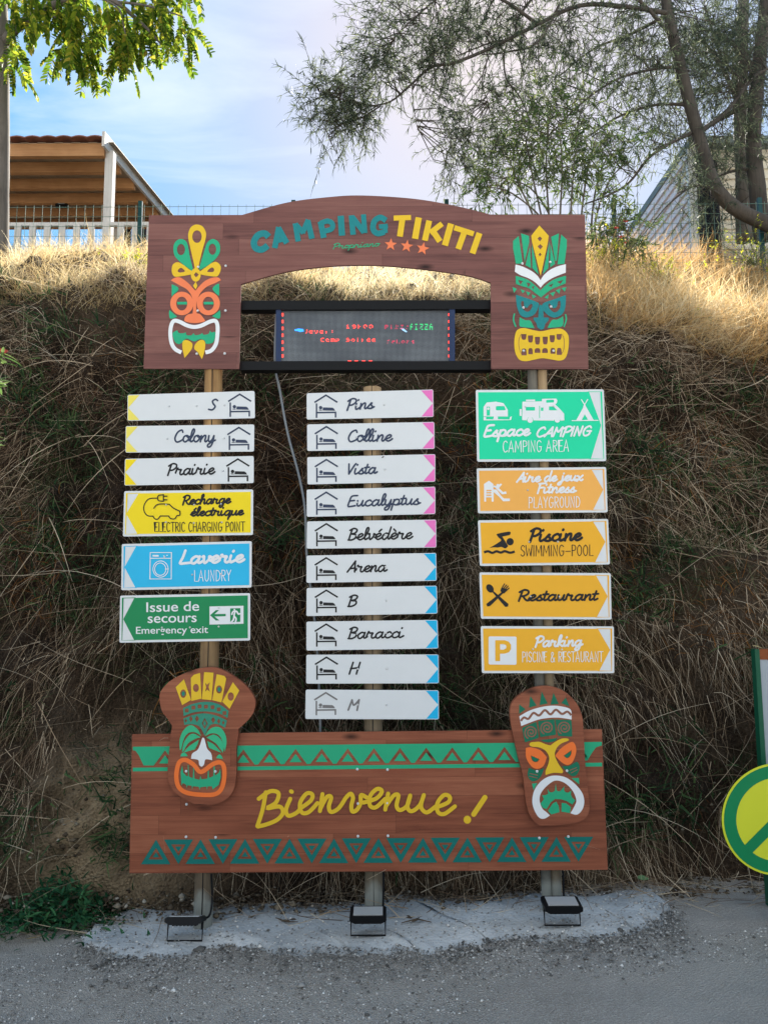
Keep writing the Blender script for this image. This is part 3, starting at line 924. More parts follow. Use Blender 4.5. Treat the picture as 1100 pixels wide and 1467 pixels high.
write('lettering', WHITE_ART, t, [(script(ZR1, 'Aire de jeux', 350, 728, 818, 716, 7.2), 2.7), (script(ZR1, 'Fitness', 494, 808, 768, 800, 7.4), 2.7),
                                  (thin(ZR1, 'PLAYGROUND', 434, 914, 806, 908, 15.5), 1.15)], Y2)
# -- swimming pool
t = colour_board([(684.4, 745.4), (870.6, 743.4), (873.2, 808.6), (687, 810.8)], ORANGE, False, (895, 983, 910),
                 'orange swimming pool board with a black swimmer symbol', ZR2, [(438, 232), (643, 230)])
part_flat('swimmer_symbol', BLACK_INK, t, [ZR2(sm([(155, 275, 1), (205, 245), (238, 220), (220, 200), (206, 182, 1), (215, 172), (292, 158), (306, 166), (300, 182, 1), (246, 194, 1), (272, 235), (288, 262, 1), (268, 278), (240, 268), (212, 272), (190, 270)])), ZR2(ell(302, 230, 26, 26))], Y2)
part_strokes('wave_symbol', BLACK_INK, t, [ZR2([(115, 306), (145, 299), (175, 310), (205, 299), (235, 308), (265, 298), (300, 309), (335, 301)])], 3.4, Y2, butt=True)
write('lettering', BLACK_INK, t, [(script(ZR2, 'Piscine', 440, 228, 810, 218, 9.6), 3.7), (thin(ZR2, 'SWIMMING-POOL', 376, 334, 898, 330, 15.5), 1.15)], Y2)
# -- restaurant
t = colour_board([(686.4, 820), (874.4, 821), (875.6, 887.6), (688.6, 886.4)], ORANGE, False, (916, 1000, 922),
                 'orange restaurant board with crossed spoon and fork', ZR2, [(448, 622), (655, 624)])
part_flat('spoon_symbol', BLACK_INK, t, [ZR2(ell(158, 565, 24, 33, 24, -35)), ZR2([(174, 590), (184, 584), (290, 676), (288, 694), (268, 698)])], Y2)
part_flat('fork_symbol', BLACK_INK, t, [ZR2([(240, 592), (250, 602), (158, 692), (138, 694), (132, 676)]), ZR2([(232, 580), (238, 566), (246, 560), (282, 572), (272, 586), (262, 600), (244, 602)])], Y2 - 0.0003)
part_strokes('fork_tines', BLACK_INK, t, [ZR2([(240, 568), (262, 532)]), ZR2([(250, 572), (276, 540)]), ZR2([(260, 578), (288, 548)]), ZR2([(268, 588), (294, 562)])], 1.5, Y2 - 0.001, smooth=False)
write('lettering', BLACK_INK, t, [(script(ZR2, 'Restaurant', 360, 652, 925, 648, 8.0), 3.0)], Y2)
# -- parking
t = colour_board([(688.4, 897), (878.8, 897.4), (879.4, 964.4), (690, 964.4)], ORANGE, False, (930, 1017, 940),
                 'orange parking board with a white square P, lowest of the right column', ZR2, [(465, 1000), (672, 1002)])
part_flat('parking_square', WHITE_ART, t, [ZR2(rrect([(148, 908), (348, 910), (348, 1112), (148, 1110)], 12))], Y2)
part_flat('parking_letter', ORANGE, t, [[ZR2([(196, 1085), (196, 936), (262, 936), (292, 946), (308, 968), (308, 1000), (294, 1022), (262, 1032), (230, 1032), (230, 1085)]),
          ZR2([(230, 1004), (256, 1004), (272, 996), (276, 984), (272, 970), (256, 964), (230, 964)])]], Y2 - 0.001)
write('lettering', WHITE_ART, t, [(script(ZR2, 'Parking', 480, 982, 815, 976, 7.8), 2.9), (thin(ZR2, 'PISCINE & RESTAURANT', 388, 1092, 968, 1090, 14.5), 1.1)], Y2)

# ------------------------------------------------------------------ arch panel
outer = [(213.8, 308.4), (347, 307.9)] + cat([(347, 307.9), (410, 290.4), (470, 282.4), (520, 280), (595, 285), (655, 295.5), (703, 307.5)], 6)[1:] + \
        [(837.5, 307.5), (842.5, 528.6), (703.3, 528.6), (702.7, 405)] + cat([(702.7, 405), (664, 393.6), (580, 382.8), (523, 379.8), (470, 381.6), (410, 389.4), (345.5, 407)], 6)[1:] + \
        [(342.8, 528.6), (206, 528)]
arch = thing('arch_panel', (P(206, 528, YS) + P(842, 528, YS)) / 2, 'tall arched timber-print panel with two tiki masks and the camp name', 'sign panel')
m = MB()
m.flat([outer], YS, 0.012)
m.build('board', PANEL_TOP, arch)
YA = YS - 0.002
A, B_ = Zc(235, 310, 11.579), Zc(235, 400, 11.579)
c_ = part_flat('tall_feather', T_YELLOW, arch, [[A(sm([(550, 135), (640, 165), (697, 265), (690, 380), (640, 560), (590, 760), (568, 872), (520, 872), (490, 740), (430, 480), (403, 320), (430, 210), (480, 155)])), A(ell(550, 335, 78, 105))]], YA)
part_flat('green_feather', T_GREEN, arch, [[A(sm([(285, 375), (355, 400), (395, 470), (430, 660), (480, 870), (440, 890), (300, 780), (190, 670), (158, 560), (170, 460), (220, 395)])), A(ell(285, 550, 66, 92))]], YA)
part_flat('green_feather', T_GREEN, arch, [[A(sm([(800, 375), (880, 400), (927, 470), (928, 590), (870, 690), (760, 790), (610, 880), (590, 850), (620, 740), (680, 540), (722, 430)])), A(ell(805, 545, 62, 92))]], YA)
part_flat('yellow_feather', T_YELLOW, arch, [[A(sm([(130, 890), (150, 800), (220, 760), (300, 790), (462, 905), (450, 960), (300, 990), (190, 1000), (145, 960)])), A(sm([(232, 895), (285, 852), (350, 908), (290, 930), (245, 925)]))]], YA)
part_flat('yellow_feather', T_YELLOW, arch, [[A(sm([(608, 910), (700, 840), (800, 770), (870, 755), (935, 810), (942, 890), (900, 980), (830, 997), (615, 962)])), A(sm([(718, 910), (790, 848), (832, 870), (825, 915), (770, 925)]))]], YA)
part_flat('crown_jewel', T_YELLOW, arch, [[A(ell(530, 970, 82, 112)), A([(498, 968), (532, 925), (582, 966), (535, 1012)])], A([(530, 1082), (557, 1150), (528, 1212), (484, 1150)])], YA - 0.0004)
part_flat('brow', T_CORAL, arch, [B_(sm([(115, 18, 1), (190, -28), (280, -25), (400, 60), (475, 140), (525, 188, 1), (580, 125), (680, 30), (800, -25), (900, -28), (948, 15, 1), (830, 72), (720, 120), (620, 210), (565, 320), (538, 420), (545, 565, 1), (600, 580), (650, 635), (682, 692), (600, 718), (520, 727), (420, 718), (345, 692), (352, 630), (400, 585), (478, 568, 1), (485, 470), (478, 340), (440, 240), (370, 160), (260, 100)]))], YA)
for cx in (298, 738):
    part_flat('eye_ring', T_CORAL, arch, [[B_(ell(cx, 402, 192, 195, 36)), B_(ell(cx, 404, 92, 114))]], YA - 0.0003)
    part_flat('eye_slit', T_GREEN, arch, [B_(rrect([(cx - 78, 376), (cx + 85, 374), (cx + 88, 418), (cx - 72, 420)], 8))], YA - 0.0005)
part_flat('cheek', T_GREEN, arch, [B_(sm([(130, 85, 1), (185, 105), (240, 140), (232, 190), (165, 250), (130, 290, 1)]))], YA)
part_flat('cheek', T_GREEN, arch, [B_(sm([(918, 72, 1), (860, 95), (808, 150), (830, 200), (890, 258), (920, 275, 1)]))], YA)
part_flat('cheek', T_GREEN, arch, [B_(sm([(95, 508, 1), (150, 560), (222, 622, 1), (150, 650), (100, 648), (85, 570)]))], YA)
part_flat('cheek', T_GREEN, arch, [B_(sm([(932, 512, 1), (860, 570), (798, 612, 1), (880, 650), (930, 642), (938, 570)]))], YA)
part_strokes('mouth', WHITE_ART, arch, [B_([(290, 1215), (190, 1160), (130, 1060), (108, 900), (125, 760), (172, 690), (260, 705), (380, 765), (500, 792), (620, 770), (760, 705), (850, 690), (888, 760), (890, 900), (865, 1070), (790, 1180), (690, 1215)])], 5.6, YA, butt=True)
part_flat('tongue', T_GREEN, arch, [B_(sm([(150, 890), (225, 845, 1), (248, 890), (330, 895), (365, 878, 1), (380, 925), (450, 930), (495, 892, 1), (520, 928), (600, 915), (638, 888, 1), (660, 920), (740, 905), (765, 848, 1), (790, 882), (852, 878), (842, 990), (800, 1058), (700, 1070), (680, 1020), (600, 995), (500, 1032), (380, 985), (312, 1040), (250, 1078), (190, 1045), (158, 970)]))], YA)
part_flat('fang', T_YELLOW, arch, [B_(sm([(318, 1030), (390, 1012), (470, 1065), (465, 1150), (400, 1240), (343, 1308, 1), (310, 1140)]))], YA - 0.0004)
part_flat('fang', T_YELLOW, arch, [B_(sm([(520, 1080), (590, 1015), (660, 1015), (688, 1075), (670, 1210), (632, 1325, 1), (560, 1210), (505, 1150)]))], YA - 0.0004)
C, D = Zc(725, 315, 11), Zc(725, 400, 11)
part_flat('diamond_feather', T_YELLOW, arch, [[C([(520, 88), (668, 250), (655, 350), (540, 885), (404, 345), (392, 250)]), C([(490, 293), (527, 260), (564, 293), (527, 340)]), C([(492, 420), (533, 380), (574, 420), (533, 466)]), C([(505, 546), (530, 515), (556, 546), (530, 574)])]], YA)
for q in ([(105, 330), (195, 252), (258, 690), (150, 690), (105, 450)], [(230, 212), (358, 252), (360, 350), (288, 665)], [(372, 410), (388, 762), (300, 712)], [(402, 385), (508, 862), (410, 760)],
          [(863, 228), (952, 312), (952, 420), (915, 692), (803, 702)], [(703, 268), (828, 213), (795, 640), (768, 650)], [(692, 370), (768, 692), (690, 748)], [(682, 330), (660, 762), (572, 855)]):
    part_flat('green_feather', T_GREEN, arch, [C(q)], YA)
part_flat('headband', WHITE_ART, arch, [C(sm([(145, 703, 1), (260, 738), (400, 808), (490, 882), (537, 952, 1), (590, 870), (700, 780), (830, 725), (937, 698, 1), (935, 832, 1), (830, 870), (700, 930), (600, 1000), (540, 1068, 1), (450, 980), (350, 920), (220, 870), (133, 815, 1)]))], YA)
part_flat('forehead_band', T_GREEN, arch, [[C(sm([(145, 882, 1), (250, 908), (350, 950), (450, 1030), (535, 1112, 1), (620, 1030), (720, 955), (820, 912), (940, 880, 1), (935, 1000, 1), (840, 1040), (730, 1085), (640, 1145), (545, 1222, 1), (450, 1150), (360, 1080), (250, 1045), (150, 1010, 1)])),
          C([(185, 945), (262, 966), (222, 1022)]), C([(318, 985), (385, 1005), (345, 1062)]), C([(400, 1055), (440, 1040), (420, 1100)]), C([(660, 1040), (740, 1000), (712, 1058)]), C([(800, 975), (895, 945), (850, 1012)])]], YA)
for q in ([(95, 120), (168, 152), (120, 216)], [(220, 155), (297, 185), (255, 222)], [(310, 188), (382, 215), (340, 262)], [(402, 238), (472, 270), (415, 308)], [(600, 288), (667, 238), (655, 312)], [(688, 222), (772, 193), (735, 272)], [(778, 175), (852, 143), (835, 232)], [(868, 140), (947, 123), (920, 197)]):
    part_flat('tooth_pattern', T_GREEN, arch, [D(q)], YA)
part_flat('eye', T_TEAL, arch, [[D(sm([(153, 243, 1), (350, 308), (480, 360), (512, 395), (480, 500), (420, 570), (310, 603), (220, 562), (172, 450), (153, 330)])),
          D(sm([(240, 345, 1), (272, 352), (280, 420), (320, 452), (372, 400), (402, 385, 1), (408, 430), (365, 500), (305, 505), (250, 452), (232, 390)]))]], YA)
part_flat('eye', T_TEAL, arch, [[D(sm([(937, 248, 1), (730, 322), (600, 368), (560, 420), (590, 500), (680, 582), (770, 603), (870, 560), (922, 470), (937, 350)])),
          D(sm([(848, 343, 1), (815, 352), (800, 420), (770, 452), (725, 450), (690, 392), (664, 385, 1), (672, 450), (740, 517), (800, 508), (848, 440)]))]], YA)
part_flat('nose', T_TEAL, arch, [D([(522, 398), (580, 425), (588, 602), (672, 605), (664, 650), (615, 702), (592, 780), (548, 798), (490, 762), (470, 690), (428, 640), (425, 605), (502, 602), (510, 450)])], YA - 0.0004)
part_flat('cheek', T_GREEN, arch, [D(sm([(208, 598, 1), (300, 645), (380, 655), (442, 772, 1), (240, 752), (205, 715)]))], YA)
part_flat('cheek', T_GREEN, arch, [D(sm([(893, 583, 1), (800, 635), (718, 645), (645, 768, 1), (855, 750), (897, 700)]))], YA)
part_strokes('ear', T_GREEN, arch, [D([(128, 540), (113, 640), (150, 752)])], 2.2, YA, butt=True)
part_strokes('ear', T_GREEN, arch, [D([(932, 550), (942, 640), (905, 752)])], 2.2, YA, butt=True)
def tooth(cx, t, b, w=78, up=True):
    h = w / 2
    if up:
        return sm([(cx - h, t, 1), (cx + h, t, 1), (cx + h, (t + b) / 2), (cx + h * .7, b - 8), (cx, b), (cx - h * .7, b - 8), (cx - h, (t + b) / 2)])
    return sm([(cx - h, b, 1), (cx - h, (t + b) / 2), (cx - h * .7, t + 8), (cx, t), (cx + h * .7, t + 8), (cx + h, (t + b) / 2), (cx + h, b, 1)])
part_flat('mouth', T_YELLOW, arch, [[D(sm([(180, 795), (280, 770), (420, 800), (550, 820), (700, 790), (850, 778), (940, 830), (982, 920), (975, 1100), (930, 1240), (840, 1282), (700, 1262), (560, 1245), (430, 1270), (300, 1292), (200, 1262), (140, 1150), (125, 1000), (140, 870)]))] +
          [D(tooth(cx, t_, b_)) for cx, t_, b_ in ((275, 865, 955), (380, 885, 998), (490, 908, 1030), (612, 905, 1028), (722, 882, 995), (828, 865, 955))] +
          [D(tooth(cx, t_, b_, w_, False)) for cx, t_, b_, w_ in ((278, 1092, 1200, 80), (380, 1085, 1182, 72), (490, 1085, 1160, 90), (608, 1085, 1162, 88), (732, 1082, 1175, 76), (832, 1082, 1192, 76))]], YA)
part_strokes('mouth_groove', GROOVE, arch, [D([(240, 862), (205, 920), (195, 1020), (212, 1120), (245, 1185)]), D([(862, 862), (900, 910), (912, 1020), (900, 1120), (865, 1180)])], 0.7, YA - 0.001)
# camp name
Nz = Zc(350, 295, 3.143)
m1 = MB()
for i, (pts, w, s_) in enumerate([([(110, 140), (92, 124), (62, 132), (44, 162), (52, 190), (80, 196), (106, 178)], 8.2, 1), ([(137, 190), (156, 95)], 7.2, 0), ([(152, 98), (192, 168)], 7.6, 0), ([(148, 158), (182, 150)], 5.6, 0),
        ([(243, 160), (230, 78)], 7.0, 0), ([(230, 82), (268, 122)], 6.6, 0), ([(262, 122), (288, 62)], 6.6, 0), ([(285, 64), (305, 148)], 7.2, 0),
        ([(358, 144), (343, 70)], 7.4, 0), ([(343, 78), (375, 68), (396, 80), (392, 104), (355, 114)], 6.6, 1), ([(434, 44), (440, 134)], 8.0, 0),
        ([(490, 130), (482, 42)], 7.0, 0), ([(484, 48), (540, 120)], 7.0, 0), ([(536, 38), (543, 122)], 6.4, 0),
        ([(638, 66), (612, 52), (585, 70), (580, 105), (600, 124), (632, 116)], 7.4, 1), ([(606, 94), (646, 90)], 6.0, 0), ([(634, 94), (636, 122)], 5.6, 0)]):
    m1.stroke(Nz(pts), w * 1.14, YA - 0.00015 * (i % 5), smooth=bool(s_), butt=True)
m1.build('camping_lettering', T_TEAL, arch)
m1 = MB()
for i, (pts, w) in enumerate([([(672, 55), (750, 52)], 6.4), ([(712, 55), (700, 138)], 7.4), ([(785, 52), (768, 148)], 8.0), ([(832, 66), (812, 156)], 7.4), ([(890, 80), (836, 122)], 6.8), ([(848, 112), (880, 160)], 7.4),
        ([(930, 80), (902, 178)], 8.0), ([(945, 98), (1032, 126)], 6.6), ([(992, 112), (962, 194)], 7.4), ([(1058, 122), (1026, 214)], 7.6)]):
    m1.stroke(Nz(pts), w * 1.14, YA - 0.00015 * (i % 4), smooth=False, butt=True)
m1.build('tikiti_lettering', T_YELLOW, arch)
write('town_lettering', T_GREEN, arch, [(lay(SCRIPT, 'Propriano', 477, 356.5, 543, 352.5, 4.0, 0.25), 1.15)], YA)
def star(cx, cy, r, rot):
    return [(cx + (r if i % 2 == 0 else r * .42) * math.sin(R(rot) + i * math.pi / 5), cy - (r if i % 2 == 0 else r * .42) * math.cos(R(rot) + i * math.pi / 5)) for i in range(10)]
for cx, cy, r, ro in ((659, 174, 29, 4), (731, 181, 29, 8), (803, 192, 30, 12)):
    part_flat('star', T_CORAL, arch, [Nz(star(cx, cy, r, ro))], YA)
add_bolts(arch, A([(570, 838), (1025, 820)]) + B_([(562, 522), (1020, 520), (545, 1236), (1008, 1232)]) + C([(253, 688), (690, 665)]) + D([(270, 445), (703, 432), (272, 1128), (743, 1128)]), YA - 0.0008, 2.0, WHITE)

# ------------------------------------------------------------------ welcome panel
wel = thing('welcome_panel', (P(187, 1251, YS) + P(869, 1246, YS)) / 2, 'long brown welcome panel with green triangle bands and yellow Bienvenue', 'sign panel')
m = MB()
m.flat([[(189.5, 1052), (861.7, 1044.8), (870.2, 1246), (185.7, 1251.2)]], YS, 0.012)
m.build('board', PANEL_LOW, wel)
topy = lambda x: 1069.8 + (1062.8 - 1069.8) * (x - 190) / 672
band = [(190.6, topy(190) + 0), (861.6, topy(861))]
zig = []
x = 204.0
ax = 237.0 - 37.4 * 0
apex = [(236.8 + 37.35 * k) for k in range(-1, 18)]
zz = []
for a in apex:
    t0 = topy(a)
    if a - 16.5 < 205 or a + 16.5 > 841:
        continue
    zz += [(a - 16.2, t0 + 27.4), (a, t0 + 5.6), (a + 16.2, t0 + 27.4)]
poly = [(190.6, topy(190)), (861.6, topy(861)), (861.8, topy(861) + 5), (853, topy(853) + 8), (846, topy(846) + 18), (841, topy(841) + 26.5)] + zz[::-1] + [(206, topy(206) + 27), (199, topy(199) + 12), (194, topy(194) + 5.5), (190.6, topy(190) + 5.2)]
shapes = [poly]
part_flat('green_band', T_GREEN, wel, shapes, YA)
inner = []
for a in apex:
    t0 = topy(a)
    if a - 16.5 < 205 or a > 842:
        continue
    inner.append([(a - 8.8, t0 + 24.6), (a, t0 + 12.6), (min(a + 8.8, 861), t0 + 24.6)])
for q in inner:
    part_flat('band_triangle', T_GREEN, wel, [q], YA)
part_flat('green_stripe', T_GREEN, wel, [[(190.6, topy(190) + 30.0), (861.9, topy(861) + 29.8), (862.2, topy(861) + 35.2), (190.6, topy(190) + 35.4)]], YA)
tri, tin = [], []
for k in range(10):
    xu = 223.9 + 63.66 * k
    yt = 1202.8 - 4.0 * k / 9.5
    yb = 1238.2 - 3.8 * k / 9.5
    tri.append([[(xu - 21.5, yb), (xu, yt), (xu + 20.5, yb)], [(xu - 10.8, yb - 7), (xu, yt + 12), (xu + 10, yb - 7)]])
    tin.append([(xu - 5, yb - 10), (xu, yt + 18), (xu + 4.6, yb - 10)])
    xd = 255.6 + 63.6 * k
    tri.append([[(xd - 20.3, yt), (xd + 21.3, yt - .2), (xd + .3, yb)], [(xd - 10, yt + 7), (xd + 10.6, yt + 7), (xd + .3, yb - 12)]])
    tin.append([(xd - 4.8, yt + 10), (xd + 5.2, yt + 10), (xd + .3, yb - 18)])
BTEAL = paint('band_teal', (0.006, 0.145, 0.13), 0.45, 0.08)
for q, q2 in zip(tri, tin):
    part_flat('row_triangle', BTEAL, wel, [q, q2], YA)
Wz = Zc(350, 1100, 2.973)
ws = [[(92, 104), (78, 180), (56, 248)], [(62, 132), (110, 100), (146, 108), (135, 148), (98, 172), (150, 165), (165, 190), (142, 220), (98, 240), (58, 250)],
      [(196, 132), (178, 178), (188, 204), (222, 192), (240, 172)], [(199, 100), (203, 102)], [(240, 172), (283, 140), (290, 114), (265, 110), (238, 150), (245, 190), (275, 188), (312, 150)],
      [(333, 112), (322, 184)], [(325, 172), (352, 124), (370, 126), (360, 165), (370, 188), (402, 172), (432, 128)], [(430, 130), (452, 110), (463, 128), (456, 160), (460, 186), (480, 178), (495, 150), (497, 116), (520, 126)],
      [(508, 148), (562, 130), (586, 100), (565, 90), (536, 120), (535, 160), (560, 168), (600, 132)], [(612, 110), (600, 178)], [(605, 160), (636, 118), (656, 118), (648, 160), (662, 180), (692, 162), (706, 120)],
      [(706, 118), (694, 165), (712, 185), (746, 160), (764, 116)], [(764, 116), (752, 165), (776, 190), (812, 166)], [(808, 172), (866, 148), (874, 124), (850, 116), (822, 150), (824, 188), (852, 196), (896, 164)]]
part_strokes('bienvenue_lettering', T_YELLOW, wel, [Wz(s) for s in ws], 5.9, YA)
part_strokes('exclamation_mark', T_YELLOW, wel, [Wz([(1024, 126), (976, 198)])], 7.4, YA, smooth=False)
part_flat('exclamation_dot', T_YELLOW, wel, [Wz(ell(949, 221, 16, 17))], YA)
Oz, Qz = Zc(180, 940, 3.143), Zc(520, 960, 2.973)
add_bolts(wel, Oz([(275, 667), (273, 814), (406, 816), (1043, 509), (1046, 664), (1046, 811)]) + Qz([(104, 424), (103, 566), (106, 706), (750, 715), (873, 709)]), YA - 0.0012, 1.9, WHITE)

# ------------------------------------------------------------------ cut-out masks standing proud of the welcome panel
YC = YS - 0.030
YD = YC - 0.002
E, F = Zc(225, 950, 7.586), Zc(225, 1040, 7.586)
lm = thing('tiki_mask_board', P(290, 1152, YC), 'tiki mask cut-out with yellow feather crown and orange grinning mouth', 'mask board')
m = MB()
m.flat([sm([(341.6, 1051.4), (341.7, 1044.3, 1), (355.5, 1031.7), (363.4, 1019.9), (366, 1006.7), (362, 994.8), (351.5, 981.6), (334.4, 968.5), (317.3, 959.2), (304, 956), (284.3, 958), (264.5, 964.5), (244.8, 975), (233, 987), (229, 996), (229.6, 1008), (233, 1020), (240.8, 1030.4), (246.8, 1039.6, 1), (245, 1052), (243.6, 1067), (240.5, 1099), (242, 1118), (250, 1134), (269, 1147), (285, 1153), (307, 1152.5), (326, 1143.6), (336, 1127.7), (339, 1099), (338.5, 1076.8)])], YC, 0.028)
m.build('board', PANEL_LOW, lm)
EG = [paint('feather_eye_green', (0.02, 0.20, 0.14), 0.5)]
for poly_, hole, fill in (([(205, 262), (294, 176), (372, 400), (275, 456)], ell(287, 332, 32, 46), 1), ([(370, 160), (405, 125), (470, 107), (486, 385), (375, 411)], ell(425, 270, 32, 44), 0),
                          ([(514, 98), (616, 104), (593, 402), (490, 392)], [(523, 212), (545, 235), (577, 208), (562, 260), (577, 312), (548, 288), (523, 312), (537, 262)], 0),
                          ([(650, 121), (735, 140), (753, 170), (702, 427), (602, 402)], ell(676, 286, 33, 44), 1), ([(826, 208), (895, 298), (790, 497), (710, 420)], ell(803, 363, 34, 46), 0)):
    f_ = part_flat('crown_feather', T_YELLOW, lm, [[E(poly_), E(hole)]], YD)
    if fill:
        c0 = (sum(p[0] for p in hole) / len(hole), sum(p[1] for p in hole) / len(hole))
        part_flat('feather_eye', EG[0], lm, [E(ell(c0[0], c0[1], 18, 26))], YD)
squares = []
for cx, cy in ((325, 514), (397, 483), (465, 470), (533, 472), (605, 478), (672, 502), (735, 542)):
    squares.append(E([(cx - 21, cy - 18), (cx + 20, cy - 21), (cx + 20, cy + 20), (cx - 20, cy + 22)]))
T_JADE = paint('mask_jade', (0.03, 0.235, 0.16), 0.45, 0.08)
T_LEAF = paint('mask_leaf_green', (0.035, 0.42, 0.21), 0.45, 0.06)
part_flat('headband', T_JADE, lm, [[E(sm([(285, 490, 1), (400, 440), (550, 420), (680, 450), (780, 520, 1), (768, 597, 1), (680, 550), (540, 526), (400, 536), (290, 577, 1)]))] + squares], YD)
dia = [E([(cx - w, cy), (cx, cy - h), (cx + w, cy), (cx, cy + h)]) for cx, cy, w, h in ((316, 626, 14, 22), (370, 606, 20, 36), (436, 604, 22, 38), (612, 618, 22, 38), (672, 632, 18, 32), (722, 648, 14, 24), (520, 655, 32, 60))]
part_flat('headband', T_JADE, lm, [[E(sm([(290, 602, 1), (400, 562), (525, 546), (650, 572), (762, 625, 1), (742, 702, 1), (650, 662), (575, 680), (520, 790, 1), (462, 690), (380, 665), (298, 672, 1)]))] + dia, E([(502, 655), (520, 620), (538, 655), (520, 690)])], YD)
for pts in ([(250, 262, 1), (246, 160), (280, 60), (340, 0), (390, -4), (450, 45), (480, 108, 1), (420, 72), (360, 70), (310, 110), (282, 180), (264, 252)], [(273, 288, 1), (290, 190), (340, 110), (400, 84), (476, 124, 1), (420, 140), (340, 190), (292, 270)], [(285, 292, 1), (350, 220), (456, 150, 1), (445, 192), (412, 255, 1), (385, 262)],
            [(523, 112, 1), (560, 50), (620, 12), (690, 20), (742, 90), (757, 180), (738, 282, 1), (722, 200), (690, 120), (640, 84), (580, 84)], [(538, 126, 1), (620, 94), (690, 140), (727, 220), (718, 292, 1), (650, 200), (600, 162)], [(548, 165, 1), (620, 202), (702, 292, 1), (600, 252), (565, 232)]):
    part_flat('eye_leaf', T_LEAF, lm, [F(sm(pts))], YD)
part_flat('nose', WHITE_ART, lm, [F(sm([(492, 135), (502, 128), (516, 138), (530, 190), (548, 250), (590, 300), (601, 372, 1), (530, 364), (512, 420), (485, 442), (460, 420), (448, 370), (371, 356, 1), (385, 300), (440, 262), (465, 215)]))], YD - 0.0004)
part_flat('cheek', T_LEAF, lm, [F(sm([(254, 332, 1), (268, 302), (292, 290), (318, 302), (336, 328, 1)]))], YD)
part_flat('cheek', T_LEAF, lm, [F(sm([(643, 350, 1), (660, 322), (682, 310), (704, 328), (719, 358, 1)]))], YD)
part_strokes('mouth', T_ORANGE, lm, [F([(478, 500), (398, 420), (310, 370), (240, 402), (212, 540), (236, 660), (320, 724), (480, 748), (630, 742), (702, 680), (732, 560), (727, 440), (682, 395), (600, 420)])], 6.4, YD, closed=True)
part_flat('tongue', T_GREEN, lm, [F([(267, 645), (258, 500), (276, 430), (288, 510), (325, 545), (340, 545), (337, 425), (345, 425), (350, 550), (390, 568), (396, 455), (404, 455), (408, 572), (465, 585), (474, 540), (484, 580), (548, 572), (556, 485), (564, 485), (568, 565), (612, 545), (618, 438), (628, 438), (632, 540), (672, 510), (690, 465), (694, 560), (672, 640), (605, 690), (598, 655), (550, 658), (545, 695), (538, 658), (472, 668), (465, 698), (456, 662), (392, 655), (384, 690), (378, 650), (332, 645), (326, 675), (318, 640), (285, 620)])], YD - 0.0004)
add_bolts(lm, F([(318, 492), (635, 495)]), YD - 0.001, 1.9, WHITE)
Gz, Hz = Zc(725, 975, 9.167), Zc(725, 1050, 9.167)
rm = thing('tiki_mask_board', P(790, 1183, YC), 'leaning tiki mask cut-out with spiral brow, yellow nose and wide white mouth', 'mask board')
m = MB()
m.flat([Qz(sm([(770, 68), (840, 82), (900, 130), (930, 190), (938, 260), (945, 400), (955, 500), (963, 590), (940, 635), (880, 655), (800, 662), (755, 662), (718, 632), (695, 570), (680, 450), (660, 370), (635, 260), (625, 180), (640, 130), (700, 85)]))], YC, 0.028)
m.build('board', PANEL_LOW, rm)
for q in ([(168, 312), (252, 376), (168, 437)], [(315, 203), (397, 326), (298, 357)], [(463, 142), (542, 300), (438, 322)], [(619, 162), (687, 306), (580, 317)], [(780, 223), (827, 337), (720, 297)]):
    part_flat('crown_spike', T_EMERALD, rm, [Gz(q)], YD)
part_flat('headband', WHITE_ART, rm, [Gz(sm([(170, 470, 1), (300, 397), (450, 350), (600, 330), (740, 343), (845, 385), (856, 512, 1), (700, 488), (560, 490), (420, 513), (290, 560), (195, 597, 1)]))], YD)
part_strokes('headband_wave', GROOVE, rm, [Gz([(190, 530), (232, 485), (290, 502), (355, 425), (430, 458), (505, 388), (580, 443), (650, 383), (730, 438), (800, 408), (852, 455)])], 3.2, YD - 0.001, butt=True)
def spiral(cx, cy, r0=88, turns=2.1, a0=120):
    n = 34
    return [(cx + r0 * (1 - k / n * .86) * math.cos(R(a0) + 2 * math.pi * turns * k / n), cy + r0 * (1 - k / n * .86) * math.sin(R(a0) + 2 * math.pi * turns * k / n)) for k in range(n + 1)]
for q, cx, cy in (([(205, 622), (395, 540), (427, 752), (243, 812)], 325, 680), ([(415, 533), (630, 505), (652, 712), (445, 742)], 535, 622), ([(640, 510), (855, 520), (865, 737), (680, 727)], 762, 620)):
    part_flat('spiral_block', T_EMERALD, rm, [Gz(rrect(q, 14))], YD)
    part_strokes('spiral', GROOVE, rm, [Gz(spiral(cx, cy))], 1.9, YD - 0.001, n=3)
part_flat('brow_drop', T_EMERALD, rm, [Gz(sm([(448, 780, 1), (560, 770), (672, 752, 1), (640, 792), (560, 812), (490, 802)]))], YD)
part_flat('nose', T_YELLOW, rm, [Hz(sm([(303, 152), (322, 125), (380, 118), (440, 118), (520, 150), (578, 165, 1), (650, 112), (730, 75), (800, 74), (817, 98), (720, 140), (660, 200), (635, 290), (680, 400), (742, 495), (733, 530, 1), (620, 524), (515, 552, 1), (515, 500), (553, 400), (560, 310), (510, 230), (430, 190), (330, 178)]))], YD)
part_flat('eye', T_ORANGE, rm, [[Hz(sm([(255, 198, 1), (330, 190), (450, 230), (530, 318, 1), (490, 430), (410, 472), (330, 440), (262, 330)])), Hz(sm([(320, 295, 1), (437, 346, 1), (410, 378), (370, 382), (335, 355)]))]], YD)
part_flat('eye', T_ORANGE, rm, [[Hz(sm([(640, 300, 1), (720, 200), (850, 120), (900, 150), (917, 250), (870, 380), (800, 422), (720, 382)])), Hz(sm([(748, 300, 1), (856, 223, 1), (848, 290), (800, 332)]))]], YD)
